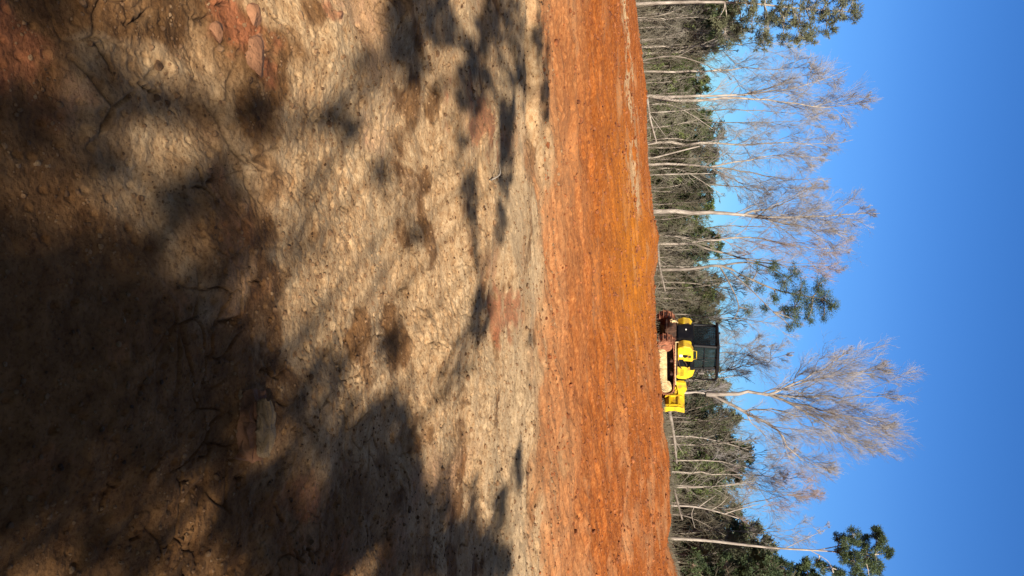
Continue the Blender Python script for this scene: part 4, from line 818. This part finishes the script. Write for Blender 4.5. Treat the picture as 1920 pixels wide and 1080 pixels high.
# side tanks / fenders
for sd in (-1, 1):
    f = B(); f.prism([(-1.32, 1.02), (-.50, 1.02), (-.44, 1.70), (-.50, 1.76), (-1.14, 1.76), (-1.38, 1.62), (-1.45, 1.3)], *sorted((sd * .60, sd * 1.12)), .03); fo = f.out('side_tank', 'yellow', dz)
    if sd < 0:
        y = -1.131
        def deck(prof, nm, mt, yy=y):
            d = B(); d.prism(prof, yy, yy + .006, 0); d.out(nm, mt, fo)
        deck([(-.92, 1.10), (-.77, 1.10), (-.77, 1.25), (-.92, 1.25)], 'pale_decal', 'white'); deck([(-.92, 1.28), (-.80, 1.26), (-.70, 1.36), (-.78, 1.5), (-.90, 1.5)], 'dark_decal', 'black'); deck([(-.86, 1.53), (-.72, 1.53), (-.72, 1.66), (-.86, 1.66)], 'grey_decal', 'dirtyblack'); deck([(-.60, 1.08), (-.50, 1.08), (-.50, 1.30), (-.60, 1.30)], 'badge', 'black')
    g = B(); g.tube([(-1.37, sd * .7, 1.05), (-1.45, sd * .8, .93), (-1.3, sd * 1.1, .92), (.4, sd * 1.16, .90), (1.1, sd * 1.16, .92)], .03, 6); g.out('fender_rail', 'mudpale', dz)
g = B(); g.cyl((-1.31, -.95, 1.18), (1, 0, 0), .04, .1, 10); g.cyl((-1.31, .95, 1.5), (1, 0, 0), .04, .1, 10); g.out('tank_cap', 'black', dz)
g = B(); g.box(-1.48, -1.0, -.56, .56, 1.0, 1.72, .05); g.out('rear_tank', 'black', dz)
g = B(); g.cyl((-1.49, .1, 1.42), (1, 0, 0), .035, .06, 12); g.out('rear_lamp', 'white', dz)
# winch
g = B(); g.box(-1.95, -1.45, -.45, .45, .42, .95, .05); g.cyl((-1.8, 0, .72), (0, 1, 0), .24, .72, 20); w_ = g.out('winch', 'dirtyblack', dz)
g = B(); g.tube([(-2.04, .05, .95), (-2.06, .08, .85), (-2.07, .0, .72)], .06, 8); g.tube([(-2.05, .12, .82), (-2.07, .2, .74), (-2.05, .14, .66), (-2.05, .03, .70)], .035, 8); g.out('winch_hook', 'mudpale', w_)
g = B(); g.tube([(-1.9, .40, .52), (-1.75, .52, .62), (-1.6, .58, .8)], .045, 8); g.out('drawbar', 'mudpale', dz)
# cab
cb = B(); cb.box(-1.28, .42, -.82, .82, 1.62, 1.80, .02); cab = cb.out('cab', 'black', dz)
for sx, sy, tx, ty in ((-1.22, -.78, -1.14, -.78), (-1.22, .78, -1.14, .78), (.38, -.70, .30, -.70), (.38, .70, .30, .70)):
    g = B(); g.tube([(sx, sy, 1.8), (tx, ty, 2.90)], .075, 6); g.out('pillar', 'black', cab)
g = B(); g.tube([(-.38, -.74, 1.8), (-.38, -.74, 2.9)], .03, 6); g.out('door_frame', 'black', cab)
g = B(); g.prism([(-1.30, 2.88), (.46, 2.88), (.5, 2.97), (.40, 3.02), (-1.22, 3.02), (-1.32, 2.97)], -.88, .88, .02); g.out('roof', 'black', cab)
gl = [((-1.18, -.74), (-1.18, .74)), ((-1.12, -.77), (.32, -.70)), ((-1.12, .77), (.32, .70)), ((.35, -.66), (.35, .66))]
for (a, b2) in gl:
    d = Vector((b2[0] - a[0], b2[1] - a[1], 0)); nn = Vector((-d.y, d.x, 0)).normalized() * .006; P = []
    bm = bmesh.new(); vs = [bm.verts.new((x + s_ * nn.x, y + s_ * nn.y, z)) for s_ in (-1, 1) for (x, y, z) in ((a[0], a[1], 1.82), (b2[0], b2[1], 1.82), (b2[0], b2[1], 2.87), (a[0], a[1], 2.87))]
    for ix in ((0, 1, 2, 3), (7, 6, 5, 4), (0, 4, 5, 1), (1, 5, 6, 2), (2, 6, 7, 3), (3, 7, 4, 0)): bm.faces.new([vs[i] for i in ix])
    g = B(); g._add(bm); g.out('window', 'glass', cab)
g = B()
for i in range(13): y = -.74 + i * 1.48 / 12; g.box(-1.235, -1.22, y - .009, y + .009, 1.82, 2.87, 0)
for i in range(12): z = 1.85 + i * .09; g.box(-1.222, -1.21, -.76, .76, z - .008, z + .008, 0)
g.out('rear_mesh_guard', 'black', cab)
g = B(); g.box(-1.10, .32, -.80, -.775, 2.28, 2.32, 0); g.tube([(-.30, -.80, 1.9), (-.30, -.83, 2.2), (-.22, -.83, 2.45)], .014, 6); g.out('door_rail', 'black', cab)
g = B(); g.box(-.65, -.15, -.28, .28, 1.75, 1.95, .05); g.box(-.75, -.60, -.27, .27, 1.9, 2.6, .05); g.out('seat', 'dirtyblack', cab)
# tree sweeps: roof bars carried forward and down to the hood
for sd in (-1, 1):
    g = B(); g.tube([(.40, sd * .76, 2.95), (1.08, sd * .66, 2.93), (1.20, sd * .64, 2.86), (1.25, sd * .62, 2.7), (1.30, sd * .46, 1.6)], [.07, .07, .065, .045, .035], 8); g.out('brush_bar', 'black', dz)
g = B(); g.tube([(1.10, -.66, 2.93), (1.10, .66, 2.93)], .05, 8); g.tube([(.75, -.7, 2.94), (.75, .7, 2.94)], .03, 8); g.out('cross_bar', 'black', dz)
g = B()
for (x, y) in ((.46, -.55), (.46, .55)): g.box(x - .02, x + .08, y - .07, y + .07, 2.76, 2.87, .01)
g.out('work_lamp', 'steel', cab)
g = B(); g.tube([(-1.1, .3, 3.01), (-1.1, .3, 3.09)], .05); g.tube([(-.95, -.55, 3.01), (-.97, -.55, 3.35)], .012, 5); g.out('antenna', 'black', cab)
g = B(); g.tube([(.40, -.72, 2.2), (.5, -.92, 2.2)], .015, 5); g.box(.44, .50, -1.0, -.9, 2.02, 2.3, .01); g.out('mirror', 'steel', cab)
g = B(); g.tube([(-.56, -1.06, 1.74), (-.6, -1.06, 1.92), (-1.1, -1.06, 1.92), (-1.15, -1.06, 1.74)], .018, 6); g.out('handrail', 'yellow', dz)
g = B(); g.tube([(-.5, -.72, 1.0), (-.3, -.80, 1.15), (-.1, -.70, 1.35), (.2, -.6, 1.45), (.5, -.52, 1.5)], .03, 6); g.tube([(-.5, -.66, 1.2), (-.2, -.74, 1.05), (.3, -.62, 1.12), (.6, -.52, 1.2)], .025, 6); g.out('hose', 'dirtyblack', dz)
g = B(); g.box(-.5, .3, -1.16, -.62, .97, 1.01, .01); g.out('step', 'dirtyblack', dz)
g = B(); g.tube([(1.3, -.5, 1.5), (1.6, -.56, 1.62), (1.95, -.58, 1.45), (2.2, -.56, 1.2)], .025, 6); g.tube([(1.3, .5, 1.5), (1.6, .56, 1.62), (1.95, .58, 1.45), (2.2, .56, 1.2)], .025, 6); g.out('blade_hose', 'dirtyblack', dz)
# C-frame arms, lift cylinders and blade
for sd in (-1, 1):
    g = B(); g.prism([(-.2, .30), (1.9, .42), (2.25, .55), (2.3, .85), (2.1, .88), (1.8, .66), (-.2, .50)], *sorted((sd * .50, sd * .62)), .01); g.out('push_arm', 'darkgap', dz)
    g = B(); g.tube([(1.55, sd * .58, 1.38), (1.95, sd * .58, 1.05)], .06, 10); g.tube([(1.95, sd * .58, 1.05), (2.32, sd * .58, .75)], .035, 10); g.out('lift_cylinder', 'yellow', dz)
g = B(); g.prism([(1.45, .92), (1.95, 1.0), (2.38, 1.05), (2.42, 1.30), (1.95, 1.48), (1.5, 1.42)], -.66, -.52, .015); g.prism([(1.45, .92), (1.95, 1.0), (2.38, 1.05), (2.42, 1.30), (1.95, 1.48), (1.5, 1.42)], .52, .66, .015); g.box(1.9, 2.4, -.55, .55, .78, 1.0); g.out('blade_tower', 'yellow', dz)
# curved blade
prof = []; zb, zt = .30, 1.36
for i in range(11):
    t = i / 10; z = zb + (zt - zb) * t; x = 2.42 + .30 * (2 * t - 1) ** 2 * (1 if t < .5 else .8); prof.append((x, z))
back = [(x - .05, z) for x, z in prof]; full = prof + back[::-1]
g = B(); g.prism(full, -1.55, 1.55, 0); blade = g.out('blade', 'yellow', dz)
g = B()
for z in (.62, 1.06): g.box(2.30, 2.40, -1.5, 1.5, z - .05, z + .05, .01)
for y in (-1.42, -.75, .75, 1.42): g.prism([(2.30, .40), (2.46, .36), (2.38, .85), (2.44, 1.28), (2.32, 1.25), (2.27, .85)], y - .03, y + .03, 0)
g.out('blade_rib', 'yellow', blade)
for sd in (-1, 1):
    g = B(); g.prism([(2.30, .34), (2.74, .28), (2.62, .55), (2.58, .85), (2.70, 1.36), (2.36, 1.34), (2.28, 1.0)], *sorted((sd * 1.552, sd * 1.585)), .005); g.out('end_plate', 'yellow', blade)
g = B(); g.prism([(2.66, .32), (2.70, .32), (2.82, .12), (2.78, .12)], -1.6, 1.6, 0); g.box(2.55, 2.62, -1.5, 1.5, .16, .34, .01); g.out('cutting_edge', 'mudred', blade)
